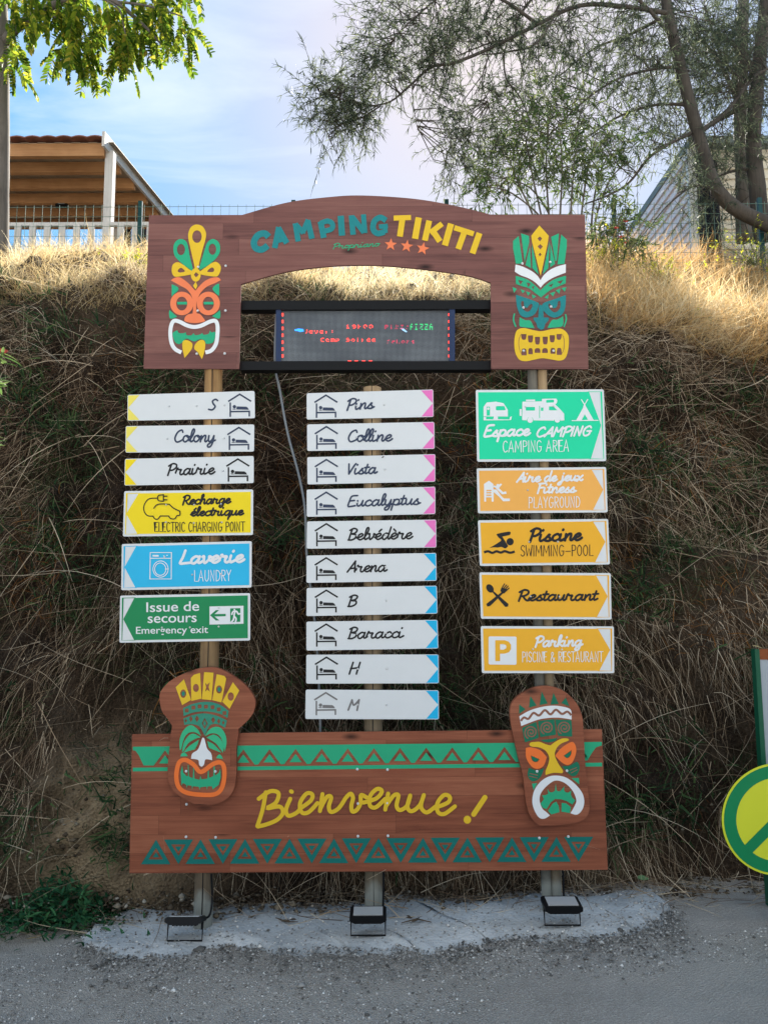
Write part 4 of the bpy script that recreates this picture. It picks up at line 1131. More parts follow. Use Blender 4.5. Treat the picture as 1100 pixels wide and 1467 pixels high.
part_flat('pupil', T_EMERALD, rm, [Hz(sm([(330, 302, 1), (425, 345, 1), (405, 372), (370, 376), (342, 352)]))], YD)
part_flat('pupil', T_EMERALD, rm, [Hz(sm([(758, 301, 1), (848, 238, 1), (840, 288), (800, 325)]))], YD)
part_flat('cheek', T_EMERALD, rm, [Hz(sm([(292, 458, 1), (400, 492), (497, 463, 1), (460, 560), (400, 622), (330, 632), (280, 560)]))], YD)
part_flat('cheek', T_EMERALD, rm, [Hz(sm([(728, 435, 1), (830, 430), (925, 378), (962, 450), (932, 540), (870, 570), (800, 520)]))], YD)
part_strokes('cheek_grooves', GROOVE, rm, [Hz([(310, 533), (410, 555)]), Hz([(303, 568), (405, 592)]), Hz([(830, 492), (922, 455)]), Hz([(850, 527), (932, 482)])], 1.1, YD - 0.001)
part_flat('cheek_notch', T_GREEN, rm, [Hz([(335, 665), (407, 660), (355, 750)]), Hz([(855, 595), (952, 590), (956, 675)])], YD)
part_flat('mouth', WHITE_ART, rm, [Hz(sm([(572, 1083, 1), (500, 1126), (430, 1112), (370, 1020), (340, 900), (365, 760), (440, 650), (540, 580), (650, 560), (780, 585), (900, 670), (990, 780), (1022, 890), (1000, 1000), (930, 1072), (840, 1055, 1), (895, 960), (918, 880), (870, 760), (770, 660), (650, 625), (550, 680), (460, 780), (436, 880), (470, 990), (525, 1040)]))], YD - 0.0004)
part_flat('tongue', T_GREEN, rm, [Hz([(448, 930), (492, 868), (468, 820), (520, 815), (548, 800), (540, 732), (566, 775), (600, 782), (638, 760), (648, 660), (660, 755), (690, 770), (720, 752), (762, 700), (756, 750), (778, 778), (812, 784), (852, 758), (846, 810), (865, 850), (905, 884), (868, 940), (790, 895), (720, 872), (640, 868), (580, 915), (530, 1000), (480, 985)]),
          Hz([(545, 1022), (605, 930), (655, 902), (688, 960), (698, 1040), (590, 1072)]), Hz([(725, 918), (785, 925), (848, 975), (832, 1052), (722, 1035)])], YD)
add_bolts(rm, Hz([(403, 505), (795, 497)]), YD - 0.0012, 1.9, WHITE)

# ------------------------------------------------------------------ message display behind the arch
YL = YS + 0.03
led = thing('message_display', P(524, 530, YL), 'black framed dot-matrix message display mounted inside the arch', 'display')
def pslab(m, q, Y, th):
    a = [P(*p, Y) for p in q]
    m.hexa(a, [p + Vector((0, th, 0)) for p in a])
m = MB()
pslab(m, [(344.5, 430.6), (703.5, 429.8), (703.5, 442.6), (344.5, 443.6)], YL, 0.06)
m.build('rail', BLACK_METAL, led)
m = MB()
pslab(m, [(344, 517.6), (704, 517.0), (704.3, 529.4), (343.6, 530)], YL, 0.06)
m.build('rail', BLACK_METAL, led)
for a, b in ((395.5, 402.5), (643.5, 651.5)):
    m = MB()
    pslab(m, [(a, 443), (b, 443), (b, 518), (a, 518)], YL + 0.004, 0.09)
    m.build('case_side', NAVY_METAL, led)
mm, t_, N, L, b_ = new_mat('display_dots')
b_.inputs['Roughness'].default_value = 0.45
co = nd(N, 'ShaderNodeTexCoord')
sx = nd(N, 'ShaderNodeMapping')
sx.inputs['Scale'].default_value = (165, 165, 165)
L.new(co.outputs['Object'], sx.inputs['Vector'])
sp = nd(N, 'ShaderNodeSeparateXYZ')
L.new(sx.outputs[0], sp.inputs[0])
fa = []
for ax_ in ('X', 'Z'):
    f1 = nd(N, 'ShaderNodeMath', operation='FRACT')
    L.new(sp.outputs[ax_], f1.inputs[0])
    f2 = nd(N, 'ShaderNodeMath', operation='SUBTRACT')
    f2.inputs[1].default_value = 0.5
    L.new(f1.outputs[0], f2.inputs[0])
    f3 = nd(N, 'ShaderNodeMath', operation='MULTIPLY')
    L.new(f2.outputs[0], f3.inputs[0])
    L.new(f2.outputs[0], f3.inputs[1])
    fa.append(f3)
ad = nd(N, 'ShaderNodeMath', operation='ADD')
L.new(fa[0].outputs[0], ad.inputs[0])
L.new(fa[1].outputs[0], ad.inputs[1])
lt = nd(N, 'ShaderNodeMath', operation='LESS_THAN')
lt.inputs[1].default_value = 0.11
L.new(ad.outputs[0], lt.inputs[0])
nz_ = nd(N, 'ShaderNodeTexNoise', Scale=7.0, Detail=4.0)
L.new(co.outputs['Object'], nz_.inputs['Vector'])
mu_ = nd(N, 'ShaderNodeMath', operation='MULTIPLY')
L.new(lt.outputs[0], mu_.inputs[0])
L.new(nz_.outputs['Fac'], mu_.inputs[1])
mi = nd(N, 'ShaderNodeMix', data_type='RGBA')
mi.inputs['A'].default_value = (0.016, 0.022, 0.034, 1)
mi.inputs['B'].default_value = (0.34, 0.38, 0.42, 1)
L.new(mu_.outputs[0], mi.inputs['Factor'])
L.new(mi.outputs['Result'], b_.inputs['Base Color'])
m = MB()
pslab(m, [(402.5, 443), (643.5, 443), (643.5, 518), (402.5, 518)], YL + 0.02, 0.05)
m.build('screen', mm, led)
YLD = YL + 0.0195
LRED, LGRN, LBLU = glow('red_led', (1.0, 0.045, 0.03), 0.9), glow('green_led', (0.03, 0.75, 0.22), 0.35), glow('blue_led', (0.02, 0.22, 0.9), 0.7)
LDIM = glow('dim_red_led', (1.0, 0.03, 0.12), 0.30)
FONT5 = {'J': '0001000010000101001001100', 'e': '0000001110111101000001110', 'u': '0000010010100101001001110', 'd': '0001001110100101001001110', 'i': '0100000000010000100001000',
         'S': '0111010000011100001011100', 'o': '0000001100100101001001100', 'r': '0000010110110001000010000', 'é': '0010001110111101000001110', 'h': '1000010000111001001010010',
         '1': '0100011000010000100011100', '9': '0110010010011100001001100', '0': '0110010010100101001001100', 'P': '1110010010111001000010000', 'I': '1110001000010000100011100',
         'Z': '1111000010011001000011110', 'A': '0110010010111101001010010', 'C': '0111010000100001000001110', 'a': '0000001110100101001001110', 'm': '0000011110101011010110101',
         'p': '0000011100100101110010000', 's': '0000001110110000011011100', ':': '0000000100000000010000000', ' ': '0' * 25, 'm2': ''}
def led_text(name, mat, s, x0, y0, sx_, sy_, drop):
    m = MB()
    rr = random.Random(len(s) * 7 + int(x0))
    for i, c in enumerate(s):
        bits = FONT5[c]
        for k, b in enumerate(bits):
            if b == '1' and rr.random() > drop:
                cx, cy = x0 + (i * 6 + k % 5) * sx_, y0 + (k // 5) * sy_
                m.flat([[(cx - sx_ * .42, cy - sy_ * .36), (cx + sx_ * .42, cy - sy_ * .36), (cx + sx_ * .42, cy + sy_ * .36), (cx - sx_ * .42, cy + sy_ * .36)]], YLD)
    return m.build(name, mat, led)
Lz = Zc(350, 430, 3.143)
led_text('red_message', LRED, 'Jeudi:', 436, 472.5, 1.25, 1.15, .08)
led_text('red_message', LRED, '19h00', 497, 465.6, 1.35, 1.1, .10)
led_text('red_message', LRED, 'Camp Soirée', 460, 484.5, 1.22, 1.15, .10)
led_text('dim_message', LDIM, 'Pizza'.replace('z', 'Z').replace('i', 'i'), 552, 466, 1.2, 1.2, .45)
led_text('dim_message', LDIM, 'dehors', 554, 487, 1.2, 1.1, .35)
led_text('green_message', LGRN, 'PIZZA', 588, 464.6, 1.15, 1.8, .06)
part_flat('blue_symbol', LBLU, led, [Lz([(226, 132), (244, 128), (266, 130), (268, 141), (250, 143), (240, 139), (228, 138)])], YLD)
part_flat('blue_symbol', glow('pale_blue_led', (0.25, 0.45, 0.7), 0.4), led, [Lz([(703, 125), (718, 128), (733, 142), (728, 145), (712, 136)])], YLD)
dots = MB()
for k in range(8):
    for x_ in (173, 920):
        dots.flat([Lz(rect(x_ - 3.2, 34 + k * 31 - 7, x_ + 3.2, 34 + k * 31 + 7) if x_ == 173 else rect(x_ - 2, 34 + k * 31 - 6, x_ + 2, 34 + k * 31 + 6))], YLD)
for x_ in (474, 504, 537, 568):
    dots.flat([Lz(rect(x_ - 8, 272, x_ + 8, 281))], YLD)
dots.build('border_lights', LRED, led)

# ------------------------------------------------------------------ posts
def zfoot(p):
    return ground_z(p.x) - 0.05
def post(pts, r, Y, label, mat, mat2=None, crack=None, flat=False):
    """round post through pixel points at depth Y, down into the ground"""
    top = P(*pts[0], Y)
    q = [P(*p, Y) for p in pts]
    bot = Vector((q[-1].x, Y, zfoot(q[-1])))
    q = q[:-1] + [q[-1]] if q[-1].z > bot.z + 0.02 else q[:-1]
    q.append(bot)
    t = thing('wooden_post', bot + Vector((0, 0, 0.05)), label, 'post', 'timber posts carrying the sign')
    m = MB()
    # subdivide for slight irregularity
    w = []
    for a, b in zip(q, q[1:]):
        n = max(1, int((a - b).length / 0.15))
        w += [a + (b - a) * k / n for k in range(n)]
    w.append(q[-1])
    w = [p + Vector((random.uniform(-.0015, .0015), 0, 0)) for p in w]
    m.tube(w, [r * random.uniform(.97, 1.03) for _ in w], 16)
    m.build('shaft', mat, t, smooth=False)
    if crack is not None:
        c = MB()
        for a, b in zip(w, w[1:]):
            off = Vector((crack, -r * math.sqrt(max(0.05, 1 - (crack / r) ** 2)) - 0.0005, 0))
            c.hexa([a + off + Vector((-.0022, 0, 0)), a + off + Vector((.0022, 0, 0)), b + off + Vector((.0022, 0, 0)), b + off + Vector((-.0022, 0, 0))],
                   [p + Vector((0, .006, 0)) for p in (a + off + Vector((-.0022, 0, 0)), a + off + Vector((.0022, 0, 0)), b + off + Vector((.0022, 0, 0)), b + off + Vector((-.0022, 0, 0)))])
        c.build('crack', BLACK_METAL, t)
    return t
W_WARM = timber('post_timber_warm', (0.17, 0.085, 0.035), (0.46, 0.29, 0.13), foot=(0.085, 0.072, 0.055))
W_MID = timber('post_timber_tan', (0.20, 0.13, 0.07), (0.44, 0.32, 0.19), foot=(0.09, 0.078, 0.058))
W_GREY = timber('post_timber_grey', (0.075, 0.07, 0.06), (0.20, 0.185, 0.155), foot=(0.09, 0.09, 0.08))
YP = YS + 0.05
post([(307, 500), (301, 930), (291, 1322)], 13.2 * PX(YP), YP, 'left round post behind the yellow tipped boards, split down its face', W_WARM, crack=0.004)
post([(533.5, 556), (535, 1040), (537, 1312)], 13.0 * PX(YP), YP + 0.01, 'middle post behind the white boards, its top end in view', W_MID, crack=-0.002)
post([(761.5, 500), (772, 960), (783.5, 1298)], 7.2 * PX(YP), YP, 'greyish half of the paired right-hand post behind the orange boards', W_GREY)
post([(775.5, 500), (786, 960), (797, 1298)], 7.0 * PX(YP), YP - 0.004, 'tan half of the paired right-hand post behind the orange boards', W_MID)

# ------------------------------------------------------------------ floodlights on the slab
def floodlight(u, v, tilt, label, w=0.165, dcol=None):
    g = G(u, v)
    t = thing('floodlight', g, label, 'floodlight', 'black floodlights at the foot of the posts')
    rot = Matrix.Rotation(tilt, 3, 'X')
    g = g + Vector((0, 0, .026))
    c = g + Vector((0, 0, 0.084))
    m = MB()
    prof = [(-.5, .010), (-.5, .024), (-.44, .030), (.44, .030), (.5, .024), (.5, .010), (.36, -.002), (-.36, -.002)]
    D_ = 0.098
    o = len(m.v)
    vs = [c + rot @ Vector((x * w, -D_ / 2, z - .012)) for x, z in prof] + [c + rot @ Vector((x * w, D_ / 2, z - .012)) for x, z in prof]
    n = len(prof)
    m.add(vs, [(k, (k + 1) % n, n + (k + 1) % n, n + k) for k in range(n)] + [tuple(range(n))[::-1], tuple(range(n, 2 * n))])
    for k in range(7):
        m.box(c + rot @ Vector(((k - 3) * w * .1, 0, -.016)), (0.004, D_ * .6, .008), rot)
    m.build('housing', BLACK_METAL, t)
    m = MB()
    m.box(c + rot @ Vector((0, -.002, .0195)), (w * .80, D_ * .76, .004), rot)
    m.build('lens', dcol or LENS, t)
    m = MB()
    hw = w * .47
    zt = 0.078
    m.tube([g + Vector((-hw, 0, zt)), g + Vector((-hw, -.012, .004)), g + Vector((hw, -.012, .004)), g + Vector((hw, 0, zt))], .004, 6)
    m.build('bracket', BLACK_METAL, t)
    return t
mL, t_, N, L, b_ = new_mat('lamp_glass')
b_.inputs['Base Color'].default_value = (0.36, 0.37, 0.38, 1)
b_.inputs['Roughness'].default_value = 0.12
LENS = mL
floodlight(265.5, 1356, R(-19), 'left floodlight, tipped so far that its lens is seen edge on')
floodlight(527.5, 1348.5, R(3), 'floodlight in front of the middle post with its pale lens showing', 0.162)
floodlight(805, 1334, R(5), 'floodlight in front of the right-hand post with its pale lens showing', 0.168)
def cable(pts, r, label, mat, name='cable'):
    m = MB()
    q = cat([tuple(p) + () if not isinstance(p, Vector) else (p.x, p.y) for p in pts], 1) if False else pts
    # smooth in 3d
    out = []
    for i in range(len(q) - 1):
        p0, p1, p2, p3 = q[max(i - 1, 0)], q[i], q[i + 1], q[min(i + 2, len(q) - 1)]
        for k in range(6):
            t = k / 6
            out.append(0.5 * (2 * p1 + (p2 - p0) * t + (2 * p0 - 5 * p1 + 4 * p2 - p3) * t * t + (p3 - p0 - 3 * p2 + 3 * p1) * t ** 3))
    out.append(q[-1])
    m.tube(out, r, 6)
    o = m.build(name, mat)
    return tag(o, label, 'cable')
def gp(u, v, dz):
    p = G(u, v)
    return p + Vector((0, 0, dz))
cable([P(303, 1252, YP - .06), P(304, 1290, YP - .06), P(300, 1312, YP - .1), gp(290, 1338, .07)], .005, 'black cable running down the left post to its floodlight', BLACK_METAL)
cable([P(549.5, 1250, YP - .05), P(549, 1290, YP - .05), P(548, 1308, YP - .06), gp(545, 1338, .07)], .005, 'black cable running down the middle post to its floodlight', BLACK_METAL)
cable([P(806, 1248, YP - .05), P(807, 1280, YP - .05), P(808, 1296, YP - .06), gp(810, 1324, .07)], .005, 'black cable running down the right-hand post to its floodlight', BLACK_METAL)
GREYP = paint('grey_conduit', (0.22, 0.24, 0.26), 0.5, 0.15)
cable([P(396, 445, YP + .1), P(394, 520, YP + .1), P(401, 560, YP + .1), P(412, 620, YP + .1), P(428, 680, YP + .08), P(437, 730, YP + .05), P(440, 800, YP + .05), P(452, 900, YP + .05), P(458, 1000, YP + .05), P(459, 1060, YP + .05)], .006,
      'grey cable hanging from the display down behind the white boards', GREYP)
# ================================================================== GROUND AND BANK
def vnoise(x, y, seed=0):
    g = np.random.default_rng(seed).random((64, 64))
    xi, yi = np.floor(x).astype(int), np.floor(y).astype(int)
    fx, fy = x - xi, y - yi
    fx, fy = fx * fx * (3 - 2 * fx), fy * fy * (3 - 2 * fy)
    a, b = g[xi % 64, yi % 64], g[(xi + 1) % 64, yi % 64]
    c, d = g[xi % 64, (yi + 1) % 64], g[(xi + 1) % 64, (yi + 1) % 64]
    return (a * (1 - fx) + b * fx) * (1 - fy) + (c * (1 - fx) + d * fx) * fy - 0.5
def fbm(x, y, seed=0, oct_=4):
    return sum(vnoise(x * 2 ** k + 7 * k, y * 2 ** k + 3 * k, seed + k) * 0.55 ** k for k in range(oct_))
def gz(x):
    return SLOPE * np.clip(x, -4, 4)

PROF_T = np.array([0, .10, .24, .44, .60, .74, .80, .85, .90, .95, 1.0, 1.3, 1.7, 2.4])
def profile(x, t):
    """bank surface: t = 0 foot .. 0.74 brow .. 1 shoulder .. 2.4 far back"""
    e = np.interp(x, [-6, -2.5, -1.3, -.5, 0.6, 1.7, 2.6, 4, 8], [3.64, 3.67, 3.68, 3.55, 3.53, 3.42, 3.16, 3.08, 3.1])
    sl = np.interp(x, [-3, 1, 2.2, 4], [0.52, 0.52, 0.66, 0.66])
    yk = [3.93, 4.05, 4.26, 4.50, 4.72, 4.98, 5.25, 5.65, 6.2, 6.9, 7.8, 9.5, 13, 60]
    y = np.interp(t, PROF_T, yk)
    low = np.interp(t, PROF_T[:6], [0, .13, .33, .59, .81, 1.0]) * e
    d = y - 4.98
    up = e + np.where(d < 2.9, sl * d + 0.10 * np.clip(d, 0, .5), sl * 2.9 + 0.05 + 0.28 * np.clip(d - 2.9, 0, 5) + .03 * np.clip(d - 7.9, 0, 60))
    z = np.where(t <= .74, low, up) + gz(x) * np.clip(1 - t / .5, 0, 1)
    return y, z
def bank(x, t):
    y, z = profile(x, t)
    amp = np.interp(t, [0, .06, .3, .74, 1, 2.4], [.03, .10, .16, .12, .08, .2])
    n = fbm(x * 1.7 + 20, t * 9 + 5, 3) * amp * 1.6 + (fbm(x * 4.3 + 9, t * 21, 13) * 0.13 + fbm(x * 11 + 3, t * 52, 9) * 0.06) * np.clip(t * 12, .3, 1)
    face = np.clip((0.86 - t) / .2, 0, 1)
    return y - n * face, z + n * (1 - face) + n * .35 * face
def bank_normal(x, t):
    h = .01
    y1, z1 = bank(x, t + h)
    y0, z0 = bank(x, t - h)
    dy, dz = y1 - y0, z1 - z0
    l = np.hypot(dy, dz)
    return np.zeros_like(x), -dz / l, dy / l
xs = np.concatenate([np.linspace(-45, -5, 40), np.linspace(-4.9, 4.9, 520), np.linspace(5, 45, 40)])
ts = np.concatenate([np.linspace(-.03, 1.0, 240), np.linspace(1.03, 2.4, 30)])
X, T = np.meshgrid(xs, ts)
Yb, Zb = bank(X, np.clip(T, 0, 3))
Zb = np.where(T < 0, gz(X) - .25, Zb)
V = np.stack([X, Yb, Zb], -1).reshape(-1, 3)
nx, ny = len(xs), len(ts)
i, j = np.meshgrid(np.arange(nx - 1), np.arange(ny - 1))
a = (j * nx + i).ravel()
F4 = np.stack([a, a + 1, a + 1 + nx, a + nx], -1)
EARTH = soil('bank_earth', (0.014, 0.010, 0.0085), (0.085, 0.058, 0.040), (0.15, 0.108, 0.075), 2.0, 1.0, 55, 0.04, patch=(0.46, 0.345, 0.22))
bare_at = lambda x, t: np.exp(-(((x + 1.40) / .38) ** 2 + ((t - .07) / .085) ** 2)) * 1.3
o = np_mesh('hillside_bank', V, F4, EARTH, np.clip(bare_at(X, T) + np.clip(fbm(X * 1.1 + 5, T * 6, 88) * .6 - .05, 0, .1), 0, 1).ravel(), smooth=True)
tag(o, kind='structure')
o.name = 'bank'

# road and ground sheet
gx = np.concatenate([np.linspace(-150, -6, 14), np.linspace(-5, 5, 160), np.linspace(6, 150, 14)])
gy = np.concatenate([np.linspace(-150, 0, 12), np.linspace(.5, 5.2, 120), np.linspace(6, 150, 14)])
X, Y_ = np.meshgrid(gx, gy)
Z = gz(X) + np.where((np.abs(X) < 5) & (Y_ > .4) & (Y_ < 5.3), fbm(X * 4, Y_ * 4, 31) * 0.022 + fbm(X * 26, Y_ * 26, 33, 2) * .006, 0)
Z = np.where(Y_ > 5.3, Z - .3, Z)
V = np.stack([X, Y_, Z], -1).reshape(-1, 3)
nx, ny = len(gx), len(gy)
i, j = np.meshgrid(np.arange(nx - 1), np.arange(ny - 1))
a = (j * nx + i).ravel()
ROAD = soil('gravel_road', (0.33, 0.298, 0.268), (0.49, 0.445, 0.405), (0.70, 0.665, 0.62), 1.3, 0.9, 140, 0.012, 0.9)
o = np_mesh('road', V, np.stack([a, a + 1, a + 1 + nx, a + nx], -1), ROAD, smooth=True)
tag(o, kind='structure')

# unseen pale ground added behind the viewer to bounce sunlight onto the signs
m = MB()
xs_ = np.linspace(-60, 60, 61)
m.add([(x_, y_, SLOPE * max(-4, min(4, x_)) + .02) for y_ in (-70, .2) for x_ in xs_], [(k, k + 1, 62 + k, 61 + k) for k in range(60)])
o = m.build('bounce_ground', soil('bounce_gravel', (0.44, 0.41, 0.37), (0.56, 0.53, 0.48), (0.62, 0.59, 0.54), 1.5, .6, 60, .01))
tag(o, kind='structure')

# concrete apron at the foot of the posts
top_e = [(112, 1345), (150, 1318), (190, 1300), (240, 1306), (300, 1302), (360, 1300), (430, 1296), (500, 1290), (560, 1284), (620, 1290), (690, 1290), (760, 1284), (840, 1286), (895, 1278), (935, 1284)]
bot_e = [(958, 1300), (952, 1318), (930, 1334), (890, 1342), (840, 1346), (770, 1350), (700, 1348), (640, 1364), (560, 1370), (470, 1362), (400, 1366), (330, 1360), (250, 1372), (180, 1374), (120, 1360)]
def rough_edge(pts, amp):
    out = []
    for k in range(len(pts) - 1):
        for q in range(8):
            t = q / 8
            wob = 4 * math.sin(k * 2.1 + t * 3) + 3 * math.sin(k * 5.3 + t * 7)
            out.append((pts[k][0] * (1 - t) + pts[k + 1][0] * t + random.uniform(-amp, amp) * 1.6, pts[k][1] * (1 - t) + pts[k + 1][1] * t + random.uniform(-amp, amp) + wob * .7))
    return out + [pts[-1]]
te, be = rough_edge(top_e, 2.2), rough_edge(bot_e, 3.0)
be = be[::-1]
m = MB()
# strip of quads between the two edges, resampled
def resamp(pts, n):
    u0, u1 = pts[0][0], pts[-1][0]
    us = np.linspace(0, len(pts) - 1, n)
    a_ = np.array(pts)
    return np.stack([np.interp(us, np.arange(len(pts)), a_[:, 0]), np.interp(us, np.arange(len(pts)), a_[:, 1])], -1)
A1, B1 = resamp(te, 160), resamp(be, 160)
rows = 7
grid = []
for r_ in range(rows + 1):
    for k in range(160):
        q = A1[k] * (1 - r_ / rows) + B1[k] * (r_ / rows)
        p = G(q[0], q[1])
        edge = min(1, min(r_, rows - r_, k / 3, (159 - k) / 3) / 1.0)
        z = 0.014 * edge - 0.012 * (1 - edge) + 0.010
        zz = float(fbm(np.array([p.x * 5.]), np.array([p.y * 5.]), 71)[0]) * .006
        zr = float(fbm(np.array([p.x * 4]), np.array([p.y * 4]), 31)[0] * 0.022)
        grid.append((p.x, p.y, p.z + z + zz + zr * .9))
m.add(grid, [(r_ * 160 + k, r_ * 160 + k + 1, (r_ + 1) * 160 + k + 1, (r_ + 1) * 160 + k) for r_ in range(rows) for k in range(159)])
CONC = soil('rough_concrete', (0.29, 0.305, 0.32), (0.56, 0.57, 0.58), (0.44, 0.45, 0.45), 3.4, 0.5, 60, 0.008, 0.9)
o = m.build('concrete_apron', CONC, smooth=True)
tag(o, kind='structure')

# ------------------------------------------------------------------ loose stones on the road (uncountable)
def stones(name, pts, size, mat, seed=3):
    g = np.random.default_rng(seed)
    n = len(pts)
    base = np.array([(1, 0, 0), (-1, 0, 0), (0, 1, 0), (0, -1, 0), (0, 0, 1), (0, 0, -1)], float)
    tri = np.array([(0, 2, 4), (2, 1, 4), (1, 3, 4), (3, 0, 4), (2, 0, 5), (1, 2, 5), (3, 1, 5), (0, 3, 5)])
    sc = size * g.lognormal(0, .45, n)
    an = g.random(n) * 6.28
    jit = 1 + .5 * (g.random((n, 6, 1)) - .5)
    v = base[None] * jit * np.stack([sc, sc * (.6 + .5 * g.random(n)), sc * (.4 + .4 * g.random(n))], -1)[:, None]
    c, s = np.cos(an)[:, None], np.sin(an)[:, None]
    v = np.stack([v[..., 0] * c - v[..., 1] * s, v[..., 0] * s + v[..., 1] * c, v[..., 2]], -1)
    v = v + pts[:, None]
    f = tri[None] + (np.arange(n) * 6)[:, None, None]
    tone = np.repeat(g.random(n), 6)
    o = np_mesh(name, v.reshape(-1, 3), f.reshape(-1, 3), mat, tone)
    return o
STONE = leafy('stone_chips', [(0, (0.10, 0.094, 0.088)), (.3, (0.29, 0.275, 0.26)), (.75, (0.48, 0.46, 0.44)), (1, (0.74, 0.72, 0.69))], 0.0, 0.9)
g = np.random.default_rng(5)
def gscatter(n, seed):
    g = np.random.default_rng(seed)
    x, y = g.uniform(-3.2, 3.2, n), g.uniform(2.3, 4.0, n)
    return x, y
x, y = gscatter(90000, 5)
dens = fbm(x * 1.2, y * 2.5, 55) + np.exp(-((y - 3.22 - .05 * x) / .16) ** 2) * .9
k = g.random(len(x)) < np.clip(.42 + dens * .9, .15, 1)
x, y = x[k], y[k]
z = gz(x) + fbm(x * 4, y * 4, 31) * 0.022 + fbm(x * 26, y * 26, 33, 2) * .006 + .001
o = stones('loose_gravel', np.stack([x, y, z], -1), .0027, STONE)
tag(o, 'loose stone chips strewn over the road', 'gravel', kind='stuff')
g = np.random.default_rng(6)
ci = []
for _ in range(5200):
    k_, w_ = g.integers(0, 160), g.random()
    w_ = w_ ** 2 * .5 if g.random() < .4 else 1 - w_ ** 2 * .5
    gp_ = grid[int(round(w_ * rows)) * 160 + k_]
    ci.append((gp_[0] + g.normal() * .02, gp_[1] + g.normal() * .035, gp_[2] + .002))
o = stones('apron_grit', np.array(ci), .0032, STONE, 14)
tag(o, 'grit and small stones scattered on the concrete apron', 'grit', kind='stuff')
ei = []
for _ in range(5000):
    k_ = g.integers(0, 160)
    gp_ = grid[rows * 160 + k_]
    off_ = abs(g.normal()) * .13
    ei.append((gp_[0] + g.normal() * .02, gp_[1] - off_ + .03, ground_z(gp_[0]) + .012))
DARKSTONE = leafy('dark_chips', [(0, (0.07, 0.067, 0.064)), (.6, (0.22, 0.21, 0.20)), (1, (0.50, 0.48, 0.46))], 0.0, 0.9)
o = stones('edge_gravel', np.array(ei), .0040, DARKSTONE, 15)
tag(o, 'drift of darker gravel along the front edge of the concrete', 'gravel', kind='stuff')
# stones and clods at the foot of the bank
n = 5200
x, t = g.uniform(-3.6, 3.6, n), np.abs(g.normal(0, .055, n))
y, z = bank(x, t)
y = y - g.random(n) * .22 * (t < .05)
z = np.where(t < .05, np.maximum(gz(x) + .004, z * .3), z)
CLOD = leafy('clods', [(0, (0.035, 0.026, 0.02)), (.6, (0.10, 0.078, 0.055)), (.9, (0.20, 0.17, 0.13)), (1, (0.36, 0.33, 0.28))], 0.0, 0.95)
o = stones('earth_clods', np.stack([x, y, z], -1), .009, CLOD, 8)
tag(o, 'crumbled earth and small stones along the foot of the bank', 'rubble', kind='stuff')

# ------------------------------------------------------------------ grass
def blades(name, base, d0, length, width, droop, tone, mat, seg=4, seed=1, curl=.25, parent=None, floor=None):
    """curved ribbons: base (n,3), first direction d0 (n,3)"""
    g = np.random.default_rng(seed)
    n = len(base)
    d = d0 / np.linalg.norm(d0, axis=1)[:, None]
    side = np.cross(d, g.normal(size=(n, 3)))
    side /= np.linalg.norm(side, axis=1)[:, None] + 1e-9
    bend = g.normal(size=(n, 3)) * curl
    p = base.copy()
    pts = []
    for k in range(seg + 1):
        w = width * (1 - .85 * (k / seg) ** 1.5)
        pts.append(np.stack([p - side * w[:, None] / 2, p + side * w[:, None] / 2], 1))
        d = d + bend / seg
        d[:, 2] -= droop / seg
        d /= np.linalg.norm(d, axis=1)[:, None]
        p = p + d * (length / seg)[:, None]
        bend = bend + g.normal(size=(n, 3)) * curl * .5
    V = np.stack(pts, 1)                     # n, seg+1, 2, 3
    if floor is not None:
        V[..., 1] = np.minimum(V[..., 1], floor)
    m_ = 2 * (seg + 1)
    f = np.array([(2 * k, 2 * k + 1, 2 * k + 3, 2 * k + 2) for k in range(seg)])
    F = f[None] + (np.arange(n) * m_)[:, None, None]
    return np_mesh(name, V.reshape(-1, 3), F.reshape(-1, 4), mat, np.repeat(tone, m_), parent)
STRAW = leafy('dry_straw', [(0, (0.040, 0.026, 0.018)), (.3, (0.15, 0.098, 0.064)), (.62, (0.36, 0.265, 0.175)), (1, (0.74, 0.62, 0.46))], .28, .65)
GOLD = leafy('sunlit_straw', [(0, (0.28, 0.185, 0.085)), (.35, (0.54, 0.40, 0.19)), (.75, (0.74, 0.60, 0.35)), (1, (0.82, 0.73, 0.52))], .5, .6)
GREENW = leafy('weed_green', [(0, (0.014, 0.036, 0.018)), (.5, (0.045, 0.095, 0.042)), (1, (0.12, 0.19, 0.07))], .35, .55)
g = np.random.default_rng(21)
